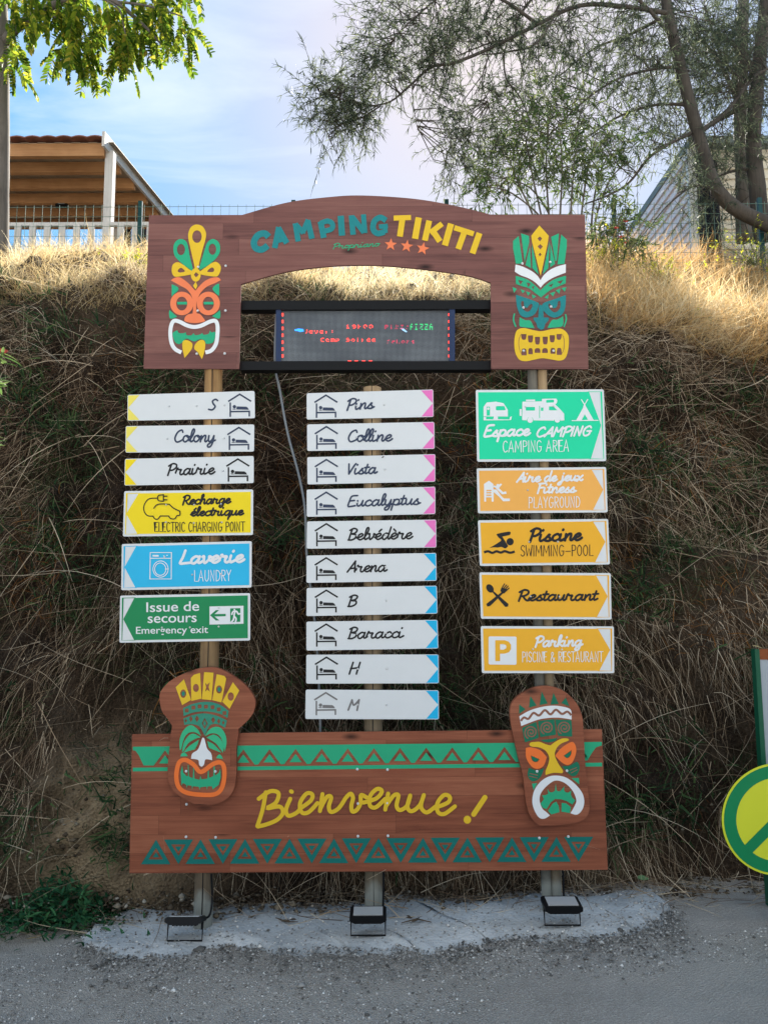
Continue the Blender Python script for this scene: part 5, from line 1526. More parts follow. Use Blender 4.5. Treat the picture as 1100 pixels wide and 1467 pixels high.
# hanging straw on the shaded face
def face_points(n, g):
    x = g.uniform(-4.6, 4.6, n)
    t = g.uniform(.0, .80, n)
    dens = .66 + 1.5 * fbm(x * 1.3 + 3, t * 7, 41) + .9 * fbm(x * 4.5, t * 16, 47)
    bare = np.exp(-(((x + 1.42) / .40) ** 2 + ((t - .07) / .09) ** 2)) * 2.2 + np.exp(-(((x - 1.9) / .6) ** 2 + ((t - .02) / .08) ** 2)) * .5
    bare += np.clip((.05 - t) / .05, 0, 1) * .5
    k = g.random(n) < np.clip(dens - bare, .03, 1)
    return x[k], t[k]
def straw_layer(n0, seed, name, label, ln, wd, tone0, toneb, lift, outw, curl):
    g = np.random.default_rng(seed)
    x, t = face_points(n0, g)
    y, z = bank(x, t)
    nx_, ny_, nz_ = bank_normal(x, t)
    n = len(x)
    rnd = g.normal(size=(n, 3))
    lo = np.clip((.62 - t) / .35, 0, 1)
    flow = fbm(x * 1.3, t * 8, 77) * 1.5                         # tangled in drifts
    d0 = np.stack([nx_ * .5 + rnd[:, 0] * (.85 - .45 * lo) + flow * (1 - .5 * lo), ny_ * outw + rnd[:, 1] * .25, nz_ * .4 + rnd[:, 2] * .5 - .30 - .65 * lo], -1)
    length = np.clip(g.lognormal(ln, .45, n) * (1 + .3 * lo), .05, .6)
    tone = np.clip(tone0 + toneb * g.beta(1.2, 1.6, n) + .45 * fbm(x * 1.6, t * 6, 62), 0, 1)
    o = blades(name, np.stack([x, y - lift, z], -1), d0, length, g.uniform(*wd, n), .75 + .9 * lo, tone, STRAW, 5, seed, curl)
    tag(o, label, 'grass', kind='stuff')
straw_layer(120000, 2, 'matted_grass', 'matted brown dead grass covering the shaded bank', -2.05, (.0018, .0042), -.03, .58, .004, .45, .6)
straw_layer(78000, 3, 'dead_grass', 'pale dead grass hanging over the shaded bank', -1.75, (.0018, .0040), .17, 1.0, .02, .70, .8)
# olive green grass still alive in patches, and rust-coloured dead leaves
def patch_layer(n0, seed, name, label, mat, ln, wd, thr, amp, kind_):
    g = np.random.default_rng(seed)
    x, t = g.uniform(-4.4, 4.4, n0), g.uniform(.05, .80, n0)
    k = g.random(n0) < np.clip((fbm(x * 1.5, t * 8, seed) - thr) * amp - bare_at(x, t), 0, 1)
    x, t = x[k], t[k]
    y, z = bank(x, t)
    a_, b2, c2 = bank_normal(x, t)
    n = len(x)
    r = g.normal(size=(n, 3))
    d0 = np.stack([a_ + r[:, 0] * .8, b2 * .7 + r[:, 1] * .3, c2 + r[:, 2] * .7 - .1], -1)
    o = blades(name, np.stack([x, y - .015, z], -1), d0, g.uniform(*ln, n), g.uniform(*wd, n), .7, np.clip(g.random(n), 0, 1), mat, 4, seed, .5)
    tag(o, label, kind_, kind='stuff')
OLIVE = leafy('olive_grass', [(0, (0.018, 0.026, 0.014)), (.5, (0.065, 0.080, 0.036)), (1, (0.17, 0.18, 0.095))], .3, .6)
RUST = leafy('rust_leaf', [(0, (0.07, 0.03, 0.014)), (.5, (0.22, 0.09, 0.03)), (1, (0.42, 0.20, 0.06))], .35, .6)
patch_layer(70000, 61, 'olive_grass', 'olive green grass mixed into the dead grass of the bank', OLIVE, (.06, .20), (.0022, .005), .13, 3.0, 'grass')
patch_layer(26000, 67, 'rust_grass', 'rust coloured dead grass caught in the straw of the bank', RUST, (.05, .20), (.002, .006), .03, 2.6, 'dead leaves')
# a few long pale stems lying across the face
n = 1100
x, t = g.uniform(-4, 4, n), g.uniform(.03, .78, n)
y, z = bank(x, t)
sgn = np.where(g.random(n) < .5, -1, 1)
d0 = np.stack([sgn * g.uniform(.2, 1, n), -g.uniform(.2, .5, n), g.uniform(-.9, .6, n)], -1)
o = blades('dead_stems', np.stack([x, y - .03, z], -1), d0, g.uniform(.3, .85, n), g.uniform(.003, .0052, n), .45, g.uniform(.45, 1, n), STRAW, 7, 5, .35)
tag(o, 'long dead stems lying across the bank', 'dead stems', kind='stuff')
# litter and stalks on the ground at the foot
n = 900
x, y = g.uniform(-3.4, 3.4, n), g.uniform(3.62, 3.98, n)
d0 = np.stack([g.normal(size=n), g.normal(size=n) * .4, np.abs(g.normal(size=n)) * .15], -1)
z = gz(x) + .012 + g.random(n) * .05 * np.clip((y - 3.6) / .3, 0, 1)
o = blades('straw_litter', np.stack([x, y, z], -1), d0, g.uniform(.06, .4, n), g.uniform(.002, .005, n), .12, g.uniform(.1, .95, n), STRAW, 4, 9, .4)
tag(o, 'fallen straw and twigs littering the foot of the bank', 'litter', kind='stuff')
# green growth low in the straw
cl = []
for k in range(150):
    cx, ct = g.uniform(-4.2, 4.2), g.uniform(.06, .76)
    m_ = int(g.uniform(40, 190))
    cl.append(np.stack([cx + g.normal(size=m_) * g.uniform(.05, .17), ct + g.normal(size=m_) * .018], -1))
cl = np.concatenate(cl)
x, t = cl[:, 0], np.clip(cl[:, 1], .02, .8)
y, z = bank(x, t)
a_, b2, c2 = bank_normal(x, t)
n = len(x)
rnd = g.normal(size=(n, 3)) * .7
d0 = np.stack([a_ + rnd[:, 0], b2 + rnd[:, 1] * .5, c2 + rnd[:, 2] + .35], -1)
o = blades('green_weeds', np.stack([x, y - .035, z], -1), d0, g.uniform(.04, .14, n), g.uniform(.005, .013, n), .5, g.random(n), GREENW, 3, 12, .35)
tag(o, 'low green weeds growing through the straw of the bank', 'weeds', kind='stuff')
# sunlit dry grass on the shoulder
def shoulder(n, t0, t1, seed, ln, wd, lean, name, label, mat, x0=-6.5, x1=6.5, tb=.45, den=None):
    g = np.random.default_rng(seed)
    x, t = g.uniform(x0, x1, n), t0 + (t1 - t0) * g.random(n)
    if den is not None:
        k = g.random(n) < np.clip(den(x, t), 0.02, 1)
        x, t = x[k], t[k]
    n = len(x)
    y, z = bank(x, t)
    rnd = g.normal(size=(n, 3))
    gust = fbm(x * .8, t * 9, seed + 7) * 1.6
    d0 = np.stack([rnd[:, 0] * .55 + gust, rnd[:, 1] * .45 - lean, np.abs(rnd[:, 2]) * .3 + .75], -1)
    tone = np.clip(g.beta(2.4, 1.8, n) + .7 * fbm(x * 1.4, t * 8, seed + 3), 0, 1)
    o = blades(name, np.stack([x, y, z - .01], -1), d0, g.uniform(*ln, n), g.uniform(*wd, n), 1.15, tone, mat, 4, seed, .4)
    tag(o, label, 'grass', kind='stuff')
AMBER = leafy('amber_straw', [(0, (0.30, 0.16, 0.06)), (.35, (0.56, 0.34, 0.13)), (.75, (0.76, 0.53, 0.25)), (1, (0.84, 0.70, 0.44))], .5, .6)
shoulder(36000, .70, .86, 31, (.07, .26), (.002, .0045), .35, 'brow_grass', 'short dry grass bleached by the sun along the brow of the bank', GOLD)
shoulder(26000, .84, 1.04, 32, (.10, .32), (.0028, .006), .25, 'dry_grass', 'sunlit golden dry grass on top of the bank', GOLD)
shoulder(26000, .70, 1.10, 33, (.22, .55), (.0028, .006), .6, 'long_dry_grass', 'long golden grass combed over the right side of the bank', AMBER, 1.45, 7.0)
shoulder(9000, 1.04, 1.5, 34, (.15, .4), (.004, .009), .1, 'meadow_grass', 'dry grass on the slope above the bank', GOLD, -14, 14)
shoulder(2600, .76, 1.0, 35, (.05, .16), (.004, .009), .2, 'brow_weeds', 'green weeds among the dry grass on the brow', GREENW, -6, 6, den=lambda x, t: .35 + 1.6 * fbm(x * 1.5, t * 9, 90))

# ------------------------------------------------------------------ single plants
def leafblade(m, p, d, ln, wd, fold=.15, n=4, droop=.3):
    """one shaped leaf appended to MB m"""
    d = Vector(d).normalized()
    s = d.cross(Vector((random.gauss(0, .3), random.gauss(0, .3), 1))).normalized()
    o = len(m.v)
    p = Vector(p)
    up = s.cross(d)
    for k in range(n + 1):
        t = k / n
        w = wd * .5 * math.sin(math.pi * min(1, .12 + .88 * t)) ** .8
        m.v += [tuple(p - s * w + up * w * fold), tuple(p), tuple(p + s * w + up * w * fold)]
        d = (d + Vector((0, 0, -droop / n))).normalized()
        p = p + d * (ln / n)
    for k in range(n):
        b = o + 3 * k
        m.f += [(b, b + 1, b + 4, b + 3), (b + 1, b + 2, b + 5, b + 4)]
def set_tone(o, lo=0.0, hi=1.0, per=15):
    me = o.data
    at = me.attributes.new('tone', 'FLOAT', 'POINT')
    n = len(me.vertices)
    v = np.repeat(np.random.default_rng(n).uniform(lo, hi, n // per + 1), per)[:n]
    at.data.foreach_set('value', v.astype(np.float32))
# weed clump at lower left
wp = G(72, 1335)
wc = thing('weed_clump', wp, 'dark green leafy weed clump at the left foot of the bank', 'weeds')
m = MB()
for k in range(1900):
    a = random.gauss(0, .17), random.gauss(0, .11)
    b = wp + Vector((a[0], .10 + a[1], random.random() * .02))
    h = max(.02, .24 * math.exp(-(a[0] / .2) ** 2) * random.uniform(.3, 1.1))
    leafblade(m, b + Vector((random.gauss(0, .02), random.gauss(0, .02), h * random.random())), (random.gauss(0, .8), random.gauss(0, .6) - .2, random.uniform(.1, 1)), random.uniform(.025, .06), random.uniform(.008, .018), n=3, droop=.5)
set_tone(m.build('foliage', leafy('clump_leaf', [(0, (0.012, 0.05, 0.025)), (.6, (0.03, 0.115, 0.05)), (1, (0.08, 0.21, 0.08))], .3, .5), wc), 0, 1, 12)
m = MB()
for k in range(40):
    b = wp + Vector((random.gauss(0, .11), .08 + random.gauss(0, .07), 0))
    m.tube([b, b + Vector((random.gauss(0, .04), random.gauss(0, .03), random.uniform(.06, .16)))], .0015, 4)
m.build('stems', paint('weed_stem', (0.03, 0.07, 0.03), .6), wc)
# round leaf lying at the right end of the panel
m = MB()
p = P(922, 1262, 3.85)
leafblade(m, p + Vector((-.03, 0, .015)), (1, -.2, .05), .055, .035, n=5, droop=.1)
o = m.build('fallen_leaf', paint('fresh_leaf', (0.12, 0.22, 0.10), .5))
tag(o, 'single broad green leaf lying by the right end of the welcome panel', 'leaf')
m = MB()
leafblade(m, G(38, 1352) + Vector((0, 0, .02)), (1, .3, .1), .05, .018, n=5, droop=.1)
o = m.build('fallen_leaf', paint('dry_leaf', (0.36, 0.27, 0.12), .6))
tag(o, 'curled yellow dead leaf in front of the weed clump', 'leaf')
m = MB()
for q in ((2150, 0),):
    pass
tw = [G(395 + 0, 1325) + Vector((0, 0, .03)), G(412, 1332) + Vector((0, 0, .035)), G(427, 1331) + Vector((0, 0, .032))]
m.tube(tw, [.004, .003, .002], 5)
m.tube([tw[1], tw[1] + Vector((.02, -.03, .012))], [.003, .0015], 5)
for k in range(5):
    leafblade(m, tw[1] + Vector((random.gauss(0, .012), random.gauss(0, .012), .004)), (random.gauss(0, 1), random.gauss(0, 1), .2), .03, .012, n=3)
o = m.build('fallen_twig', paint('twig_bark', (0.09, 0.065, 0.045), .8))
tag(o, 'small broken twig with dead leaves on the concrete left of the middle post', 'twig')
m = MB()
tw = [G(575, 1332) + Vector((0, 0, .03)), G(597, 1329) + Vector((0, 0, .038)), G(618, 1331) + Vector((0, 0, .03))]
m.tube(tw, [.002, .004, .002], 5)
for k in range(7):
    leafblade(m, tw[1] + Vector((random.gauss(0, .012), random.gauss(0, .012), .004)), (random.gauss(0, 1), random.gauss(0, 1), .3), .03, .016, n=3)
o = m.build('fallen_twig', bpy.data.materials['twig_bark'])
tag(o, 'dried sprig lying on the concrete right of the middle floodlight', 'twig')

# plant reaching in at the left edge (sunlit lance leaves around a red bud)
fp = Vector((-1.95, 3.05, ground_z(-1.95)))
pl = thing('oleander_plant', fp, 'oleander reaching in at the left edge with lance leaves around a pink bud', 'plant')
m, ml, mf = MB(), MB(), MB()
for (u, v, sc, fl) in ((4, 506, 1, True), (-4, 545, .8, False), (-12, 625, .7, False), (-40, 470, 1, True), (-60, 560, 1, False), (-45, 650, 1, False)):
    tip = P(u, v, 3.05 + random.uniform(-.05, .05))
    m.tube([fp + Vector((random.gauss(0, .03), random.gauss(0, .03), 0)), (fp + tip) / 2 + Vector((-.12, random.gauss(0, .05), .1)), tip], [.011, .008, .004], 6)
    for k in range(14):
        an = random.uniform(0, 6.28)
        leafblade(ml, tip + Vector((0, 0, -.015 * (k % 4))), (math.cos(an), math.sin(an) * .7, random.uniform(-.3, 1.0)), random.uniform(.055, .10) * sc, .016, n=5, droop=.5)
    if fl:
        for k in range(9):
            an = k * .7
            leafblade(mf, tip, (math.cos(an), math.sin(an), .8), .028, .018, n=3, droop=.2)
m.build('stem', paint('green_stem', (0.08, 0.10, 0.04), .6), pl)
set_tone(ml.build('leaves', leafy('oleander_leaf', [(0, (0.05, 0.12, 0.03)), (1, (0.22, 0.32, 0.10))], .4, .4), pl), 0, 1, 18)
mf.build('flower', paint('pink_petal', (0.75, 0.12, 0.14), .5), pl)
# yellow flowering weeds on the brow
def flower_clump(u, v, Y, label, spread=.12, n=60, c=(0.55, 0.55, 0.04)):
    p = P(u, v, Y)
    b = p + Vector((0, 0, -.18))
    t = thing('wildflower', b, label, 'wildflower', 'yellow wildflowers on the brow')
    ms, mfl = MB(), MB()
    for k in range(n):
        q = p + Vector((random.gauss(0, spread), random.gauss(0, spread * .6), random.gauss(0, spread * .5)))
        ms.tube([b + Vector((random.gauss(0, .03), random.gauss(0, .03), 0)), (b + q) / 2 + Vector((random.gauss(0, .02), 0, .02)), q], .0016, 4)
        for j in range(5):
            leafblade(mfl, q + Vector((0, 0, -.012 * j)), (random.gauss(0, 1), random.gauss(0, 1), random.random()), random.uniform(.016, .03), .013, n=3)
    ms.build('stems', bpy.data.materials['green_stem'], t)
    mm_ = bpy.data.materials.get('flower_yellow') or leafy('flower_yellow', [(0, (0.20, 0.26, 0.03)), (.5, (0.45, 0.50, 0.05)), (1, (0.78, 0.70, 0.06))], .5, .5)
    set_tone(mfl.build('blossom', mm_, t), 0, 1, 12)
flower_clump(194, 374, 5.55, 'yellow-green flowering weed at the brow beside the arch panel')
flower_clump(948, 385, 5.8, 'yellow wildflower tuft right of the arch panel in golden grass')
flower_clump(1075, 352, 6.4, 'pale yellow wildflowers below the leaning trunk', .2, 70)
flower_clump(870, 360, 6.2, 'bright green leafy tuft behind the arch panel corner', .14, 70)
flower_clump(1003, 452, 5.2, 'small green tuft hanging at the brow on the right', .07, 30)
flower_clump(415, 412, 5.15, 'yellow-green tuft seen through the arch above the display', .09, 40)

# ================================================================== BUILDINGS ON THE HILL
W_BEAM = timber('orange_beam', (0.30, 0.145, 0.06), (0.50, 0.27, 0.125), .6, 'X')
W_PALE = timber('whitewashed_wood', (0.42, 0.40, 0.38), (0.62, 0.60, 0.58), .7)
SHEET = paint('sheet_underside', (0.30, 0.25, 0.19), .6, .12, 4)
TILE = paint('red_brown_sheet', (0.20, 0.085, 0.06), .6, .2, 5)
YB = 9.0
pr = P(152, 193, YB)
x_r, z_t = pr.x, pr.z
pav = thing('pavilion', Vector((x_r - 2, YB + 1.3, 5.2)), 'open timber pavilion with tiled corrugated roof on the hill at left', 'pavilion')
depth = 3.0
drop = 0.16       # roof falls a little towards the back
def roofz(y):
    return z_t - .17 + drop * (y - YB)
m = MB()
x0 = x_r - 6.5
n = 130
vs = []
for k in range(n + 1):
    xx = x0 + (x_r - x0) * k / n
    w = .02 * abs(math.sin((xx - x_r) * math.pi / .20)) ** 1.0
    for yy in (YB - .10, YB + depth):
        vs.append((xx, yy, roofz(yy) + .10 + w))
        vs.append((xx, yy, roofz(yy) + .085 + w))
fs = []
for k in range(n):
    b = 4 * k
    fs += [(b, b + 4, b + 6, b + 2), (b + 1, b + 3, b + 7, b + 5), (b, b + 1, b + 5, b + 4), (b + 2, b + 6, b + 7, b + 3)]
m.add(vs, fs)
m.build('roof', TILE, pav)
m = MB()
for k in range(60):
    xx = x0 + k * .11
    m.box(((xx + .055), YB + depth / 2, roofz(YB + depth / 2) + .065 + (.008 if k % 2 else 0)), (.108, depth, .008), Matrix.Rotation(math.atan(drop), 3, 'X'))
m.build('ceiling_sheet', SHEET, pav)
for k in range(6):
    yy = YB + .05 + k * .56
    m = MB()
    h = .17 if k == 0 else .15
    m.box(((x0 + x_r - .02) / 2, yy, roofz(yy) - h / 2 + .055), (x_r - .02 - x0, .07, h))
    m.build('beam', W_BEAM, pav)
m = MB()
a = [Vector((x_r - .0, YB - .12, roofz(YB) + .14)), Vector((x_r + .035, YB - .12, roofz(YB) + .14)), Vector((x_r + .035, YB - .12, roofz(YB) - .06)), Vector((x_r, YB - .12, roofz(YB) - .06))]
m.hexa(a, [p + Vector((0, depth + .15, drop * (depth + .15))) for p in a])
m.build('fascia', W_PALE, pav)
m = MB()
pp = P(157, 280, YB + .12)
m.box((pp.x, YB + .12, (roofz(YB) + 4.6) / 2), (.105, .105, roofz(YB) - 4.6))
m.build('post', W_PALE, pav)
m = MB()
m.box((x_r - .9, YB + depth - .1, (roofz(YB + depth) + 4.6) / 2), (.1, .1, roofz(YB + depth) - 4.6))
m.build('post', W_PALE, pav)
rz = P(100, 322, YB + .03).z
m = MB()
m.box(((x0 + x_r + .9) / 2, YB + .03, rz), (x_r + .9 - x0, .05, .045))
m.build('rail', W_PALE, pav)
for k in range(34):
    xx = x_r + .80 - k * .187
    m = MB()
    m.box((xx, YB - .01, rz - .30), (.083, .022, .56))
    m.build('picket', W_PALE, pav)
m = MB()
m.box(((x0 + x_r) / 2 - .2, YB + depth + .05, 5.0 + .6), (x_r - x0 + .3, .08, 1.9))
m.build('back_wall', timber('cream_wall', (0.45, 0.36, 0.22), (0.60, 0.50, 0.34), .7, 'X'), pav)
for u in (180, 202):
    w = P(u, 345, YB + depth)
    m = MB()
    m.box((w.x, YB + depth - .02, w.z), (.20, .05, .55))
    m.build('window', paint('dark_glass_%d' % u, (0.015, 0.016, 0.02), .1), pav)
sp_ = P(90, 293, YB + 1.75)
m = MB()
m.box(sp_, (.17, .06, .12), Matrix.Rotation(R(-35), 3, 'X'))
lp = m.build('spotlight', BLACK_METAL, pav)
m = MB()
m.box(sp_ + Matrix.Rotation(R(-35), 3, 'X') @ Vector((0, -.033, 0)), (.10, .006, .07), Matrix.Rotation(R(-35), 3, 'X'))
m.build('lens', LENS, lp)

# string of small pennant lights under the roof edge is left as glints: thin hooks on the last beam
# wire fence along the top of the bank
YF = 7.3
WIRE = paint('green_wire', (0.12, 0.20, 0.17), .5, .1)
GPOST = paint('green_fence_post', (0.012, 0.055, 0.06), .4, .1)
ztop = P(300, 293, YF).z
fe = thing('wire_fence', Vector((0, YF, ztop - .9)), 'thin welded wire fence running along the top of the bank', 'fence')
m = MB()
xa, xb = P(-60, 300, YF).x, P(1260, 300, YF).x
k = 0
xx = xa
while xx < xb:
    m.box((xx, YF, ztop - .42), (.0036, .0036, .84))
    xx += .088
for q in range(8):
    m.box(((xa + xb) / 2, YF + .004, ztop - .02 - q * .105), (xb - xa, .0036, .0036))
m.build('mesh', WIRE, fe)
for u in (-20, 200, 420, 640, 880, 1090):
    q = P(u, 300, YF)
    m = MB()
    m.box((q.x, YF + .03, ztop - .47), (.042, .03, 1.05))
    m.build('post', GPOST, fe)

# cabin at right
YK = 9.0
SIDING = paint('lilac_siding', (0.74, 0.69, 0.72), .6, .06, 3)
CREAM = paint('cream_siding', (0.72, 0.66, 0.54), .6, .06, 3)
c0 = P(984, 215, YK)
cabn = thing('holiday_cabin', Vector((c0.x + 1.5, YK + 2, 5.4)), 'pale holiday cabin with lap siding and flat roof behind the right-hand trees', 'cabin')
zb = 5.0
m = MB()
bh = .135
nb = int((c0.z - zb) / bh)
for k in range(nb):
    z0 = c0.z - (k + 1) * bh
    a = [Vector((c0.x, YK, z0 + bh)), Vector((c0.x - .028, YK, z0)), Vector((c0.x + .05, YK, z0)), Vector((c0.x + .05, YK, z0 + bh))]
    m.hexa(a, [p + Vector((0, 6.2, 0)) for p in a])
m.build('side_wall', SIDING, cabn)
m = MB()
for k in range(nb):
    z0 = c0.z - (k + 1) * bh
    a = [Vector((c0.x + .06, YK, z0 + bh)), Vector((c0.x + .06, YK - .026, z0)), Vector((c0.x + .06, YK + .05, z0)), Vector((c0.x + .06, YK + .05, z0 + bh))]
    m.hexa(a, [p + Vector((3.6, 0, 0)) for p in a])
m.build('front_wall', CREAM, cabn)
m = MB()
m.box((c0.x + .02, YK - .03, (c0.z + zb) / 2), (.10, .06, c0.z - zb - .002))
m.build('corner_trim', WHITE, cabn)
m = MB()
m.box((c0.x + 1.83, YK + 3.05, c0.z + .05), (3.7, 6.4, .10))
m.build('roof', paint('roof_edge', (0.16, 0.20, 0.21), .6), cabn)
d1, d2 = P(991, 232, YK), P(1024, 232, YK)
m = MB()
m.box(((d1.x + d2.x) / 2, YK - .035, d1.z - .75), (d2.x - d1.x, .03, 1.5))
m.build('door', paint('dark_door', (0.012, 0.014, 0.022), .2), cabn)

# ================================================================== TREES
def tube3(m, path, r0, r1, n=8):
    L_ = len(path)
    out, rad = [], []
    for i in range(L_ - 1):
        p0, p1, p2, p3 = path[max(i - 1, 0)], path[i], path[i + 1], path[min(i + 2, L_ - 1)]
        for k in range(5):
            t = k / 5
            out.append(0.5 * (2 * p1 + (p2 - p0) * t + (2 * p0 - 5 * p1 + 4 * p2 - p3) * t * t + (p3 - p0 - 3 * p2 + 3 * p1) * t ** 3))
            rad.append(r0 + (r1 - r0) * (i + t) / (L_ - 1))
    out.append(path[-1])
    rad.append(r1)
    m.tube(out, rad, n, jit=.06)
    return out
BARK = timber('grey_bark', (0.035, 0.03, 0.027), (0.10, 0.088, 0.076), .9)
BARK2 = timber('pale_grey_bark', (0.075, 0.065, 0.056), (0.19, 0.17, 0.15), .9)
NEEDLE = leafy('feathery_leaf', [(0, (0.026, 0.040, 0.032)), (.5, (0.075, 0.098, 0.065)), (.85, (0.18, 0.21, 0.125)), (1, (0.30, 0.32, 0.19))], .5, .55)
OLEA = leafy('shrub_leaf', [(0, (0.030, 0.060, 0.022)), (.5, (0.08, 0.13, 0.045)), (1, (0.24, 0.27, 0.11))], .45, .5)
ROBIN = leafy('pinnate_leaf', [(0, (0.035, 0.085, 0.012)), (.5, (0.13, 0.21, 0.02)), (.9, (0.32, 0.35, 0.03)), (1, (0.48, 0.38, 0.06))], .6, .5)
def pix(path):
    return [P(u, v, Y) for u, v, Y in path]
def foliage(clusters, limbs, seed, n_leaf, ln, wd, twig_r, name_mat, parent, bark, hang=.35, splay=.8, twig_len=(.18, .42), twigs=5):
    """leafy twigs around cluster centres, each tied back to the nearest limb point"""
    g = np.random.default_rng(seed)
    limbpts = np.array([tuple(p) for l in limbs for p in l])
    tw = MB()
    B0, D0, LN, WD, TN = [], [], [], [], []
    for (c, rad) in clusters:
        c = np.array(c)
        d = np.linalg.norm(limbpts - c, axis=1)
        near = limbpts[np.argmin(d + g.random(len(d)) * .15)]
        mid = (near + c) / 2 + g.normal(size=3) * .05 * (1 + d.min())
        tw.tube([near, mid, c], [twig_r * 2.0, twig_r * 1.5, twig_r], 5, cap=False)
        base = c - near
        base = base / (np.linalg.norm(base) + 1e-6)
        shade = g.random()
        for k in range(twigs):
            dv = base * .5 + g.normal(size=3) * splay
            dv[2] -= hang
            dv /= np.linalg.norm(dv)
            L_ = g.uniform(*twig_len) * rad / .3
            s0 = c + g.normal(size=3) * rad * .25
            e = s0 + dv * L_
            e2 = e + (dv + np.array([0, 0, -hang])) * L_ * .4
            tw.tube([s0, e, e2], [twig_r * .8, twig_r * .6, twig_r * .3], 4, cap=False)
            for j in range(n_leaf):
                t = g.random() ** .7
                p = s0 + (e - s0) * t * 1.0 if g.random() < .6 else e + (e2 - e) * g.random()
                ld = dv * .7 + g.normal(size=3) * .55
                ld[2] -= hang * .4
                B0.append(p); D0.append(ld); LN.append(g.uniform(*ln)); WD.append(g.uniform(*wd)); TN.append(np.clip(.65 * g.random() + .35 * shade, 0, 1))
    tw.build('twigs', bark, parent)
    return blades('crown', np.array(B0), np.array(D0), np.array(LN), np.array(WD), .35, np.array(TN), name_mat, 3, seed, .2, parent)
def blob(u, v, r, n, y0, y1, rad=.30, seed=0):
    g = random.Random(seed * 1000 + int(u + v))
    out = []
    for _ in range(n):
        a, q = g.uniform(0, 6.283), math.sqrt(g.random()) * r
        Y = g.uniform(y0, y1)
        out.append((P(u + q * math.cos(a), v + q * math.sin(a), Y), rad * g.uniform(.7, 1.2)))
    return out

# --- tree with the bent trunk, right
y0 = 7.2
base = P(1112, 336, y0)
bt = thing('bent_tree', Vector((base.x, y0, base.z - .1)), 'feathery evergreen tree whose trunk bends up from the right edge, sun behind it', 'tree')
trunk = MB()
limbs = []
limbs.append(tube3(trunk, pix([(1150, 350, y0), (1100, 322, y0), (1052, 298, y0), (1022, 264, y0), (1003, 205, y0), (985, 140, y0), (968, 70, y0), (955, 10, y0), (945, -60, y0), (930, -150, y0)]), .076, .048, 12))
for path, r0, r1 in (
        ([(962, 20, 7.2), (900, 10, 7.0), (830, 8, 6.8), (760, 40, 6.6), (700, 70, 6.5), (650, 90, 6.4), (618, 96, 6.4), (590, 120, 6.4), (560, 145, 6.4), (530, 152, 6.4)], .024, .006),
        ([(968, 60, 7.2), (900, -10, 7.0), (800, -30, 6.8), (745, 20, 6.7), (735, 52, 6.7), (700, 62, 6.6), (655, 80, 6.5)], .020, .005),
        ([(770, 35, 6.6), (720, 0, 6.5), (660, -20, 6.4), (600, 20, 6.3), (560, 60, 6.3)], .018, .005),
        ([(800, 8, 6.7), (770, 60, 6.6), (722, 75, 6.5), (690, 78, 6.5)], .014, .005),
        ([(722, 72, 6.5), (724, 110, 6.5), (745, 140, 6.5), (760, 175, 6.5)], .009, .004),
        ([(700, 80, 6.5), (690, 115, 6.5), (700, 150, 6.5)], .008, .003),
        ([(590, 120, 6.4), (592, 150, 6.4), (598, 185, 6.4)], .005, .002),
        ([(575, 135, 6.4), (582, 165, 6.4), (600, 172, 6.4)], .004, .002),
        ([(540, 152, 6.4), (500, 145, 6.35), (470, 135, 6.35), (455, 128, 6.35)], .008, .003),
        ([(545, 152, 6.4), (515, 170, 6.4), (490, 178, 6.4), (470, 195, 6.4)], .007, .003),
        ([(990, 190, 7.2), (960, 205, 7.0), (930, 225, 6.9), (900, 262, 6.8), (870, 280, 6.7), (838, 292, 6.6)], .020, .007),
        ([(975, 95, 7.2), (930, 100, 7.0), (880, 115, 6.9), (830, 150, 6.8), (790, 190, 6.7), (760, 215, 6.7)], .015, .005),
        ([(985, 150, 7.2), (940, 150, 7.3), (890, 165, 7.3), (850, 190, 7.2), (815, 215, 7.1)], .018, .006),
        ([(958, 20, 7.2), (900, 50, 7.4), (850, 70, 7.5), (800, 110, 7.5)], .02, .006),
        ([(1040, 285, 7.2), (1000, 265, 7.0), (960, 290, 6.9), (930, 325, 6.8), (905, 355, 6.8)], .012, .004),
        ([(1000, 190, 7.2), (1040, 160, 7.4), (1080, 110, 7.6), (1120, 90, 7.6)], .03, .012)):
    limbs.append(tube3(trunk, pix(path), r0, r1, 7))
trunk.build('trunk', BARK, bt, smooth=True)
CL = []
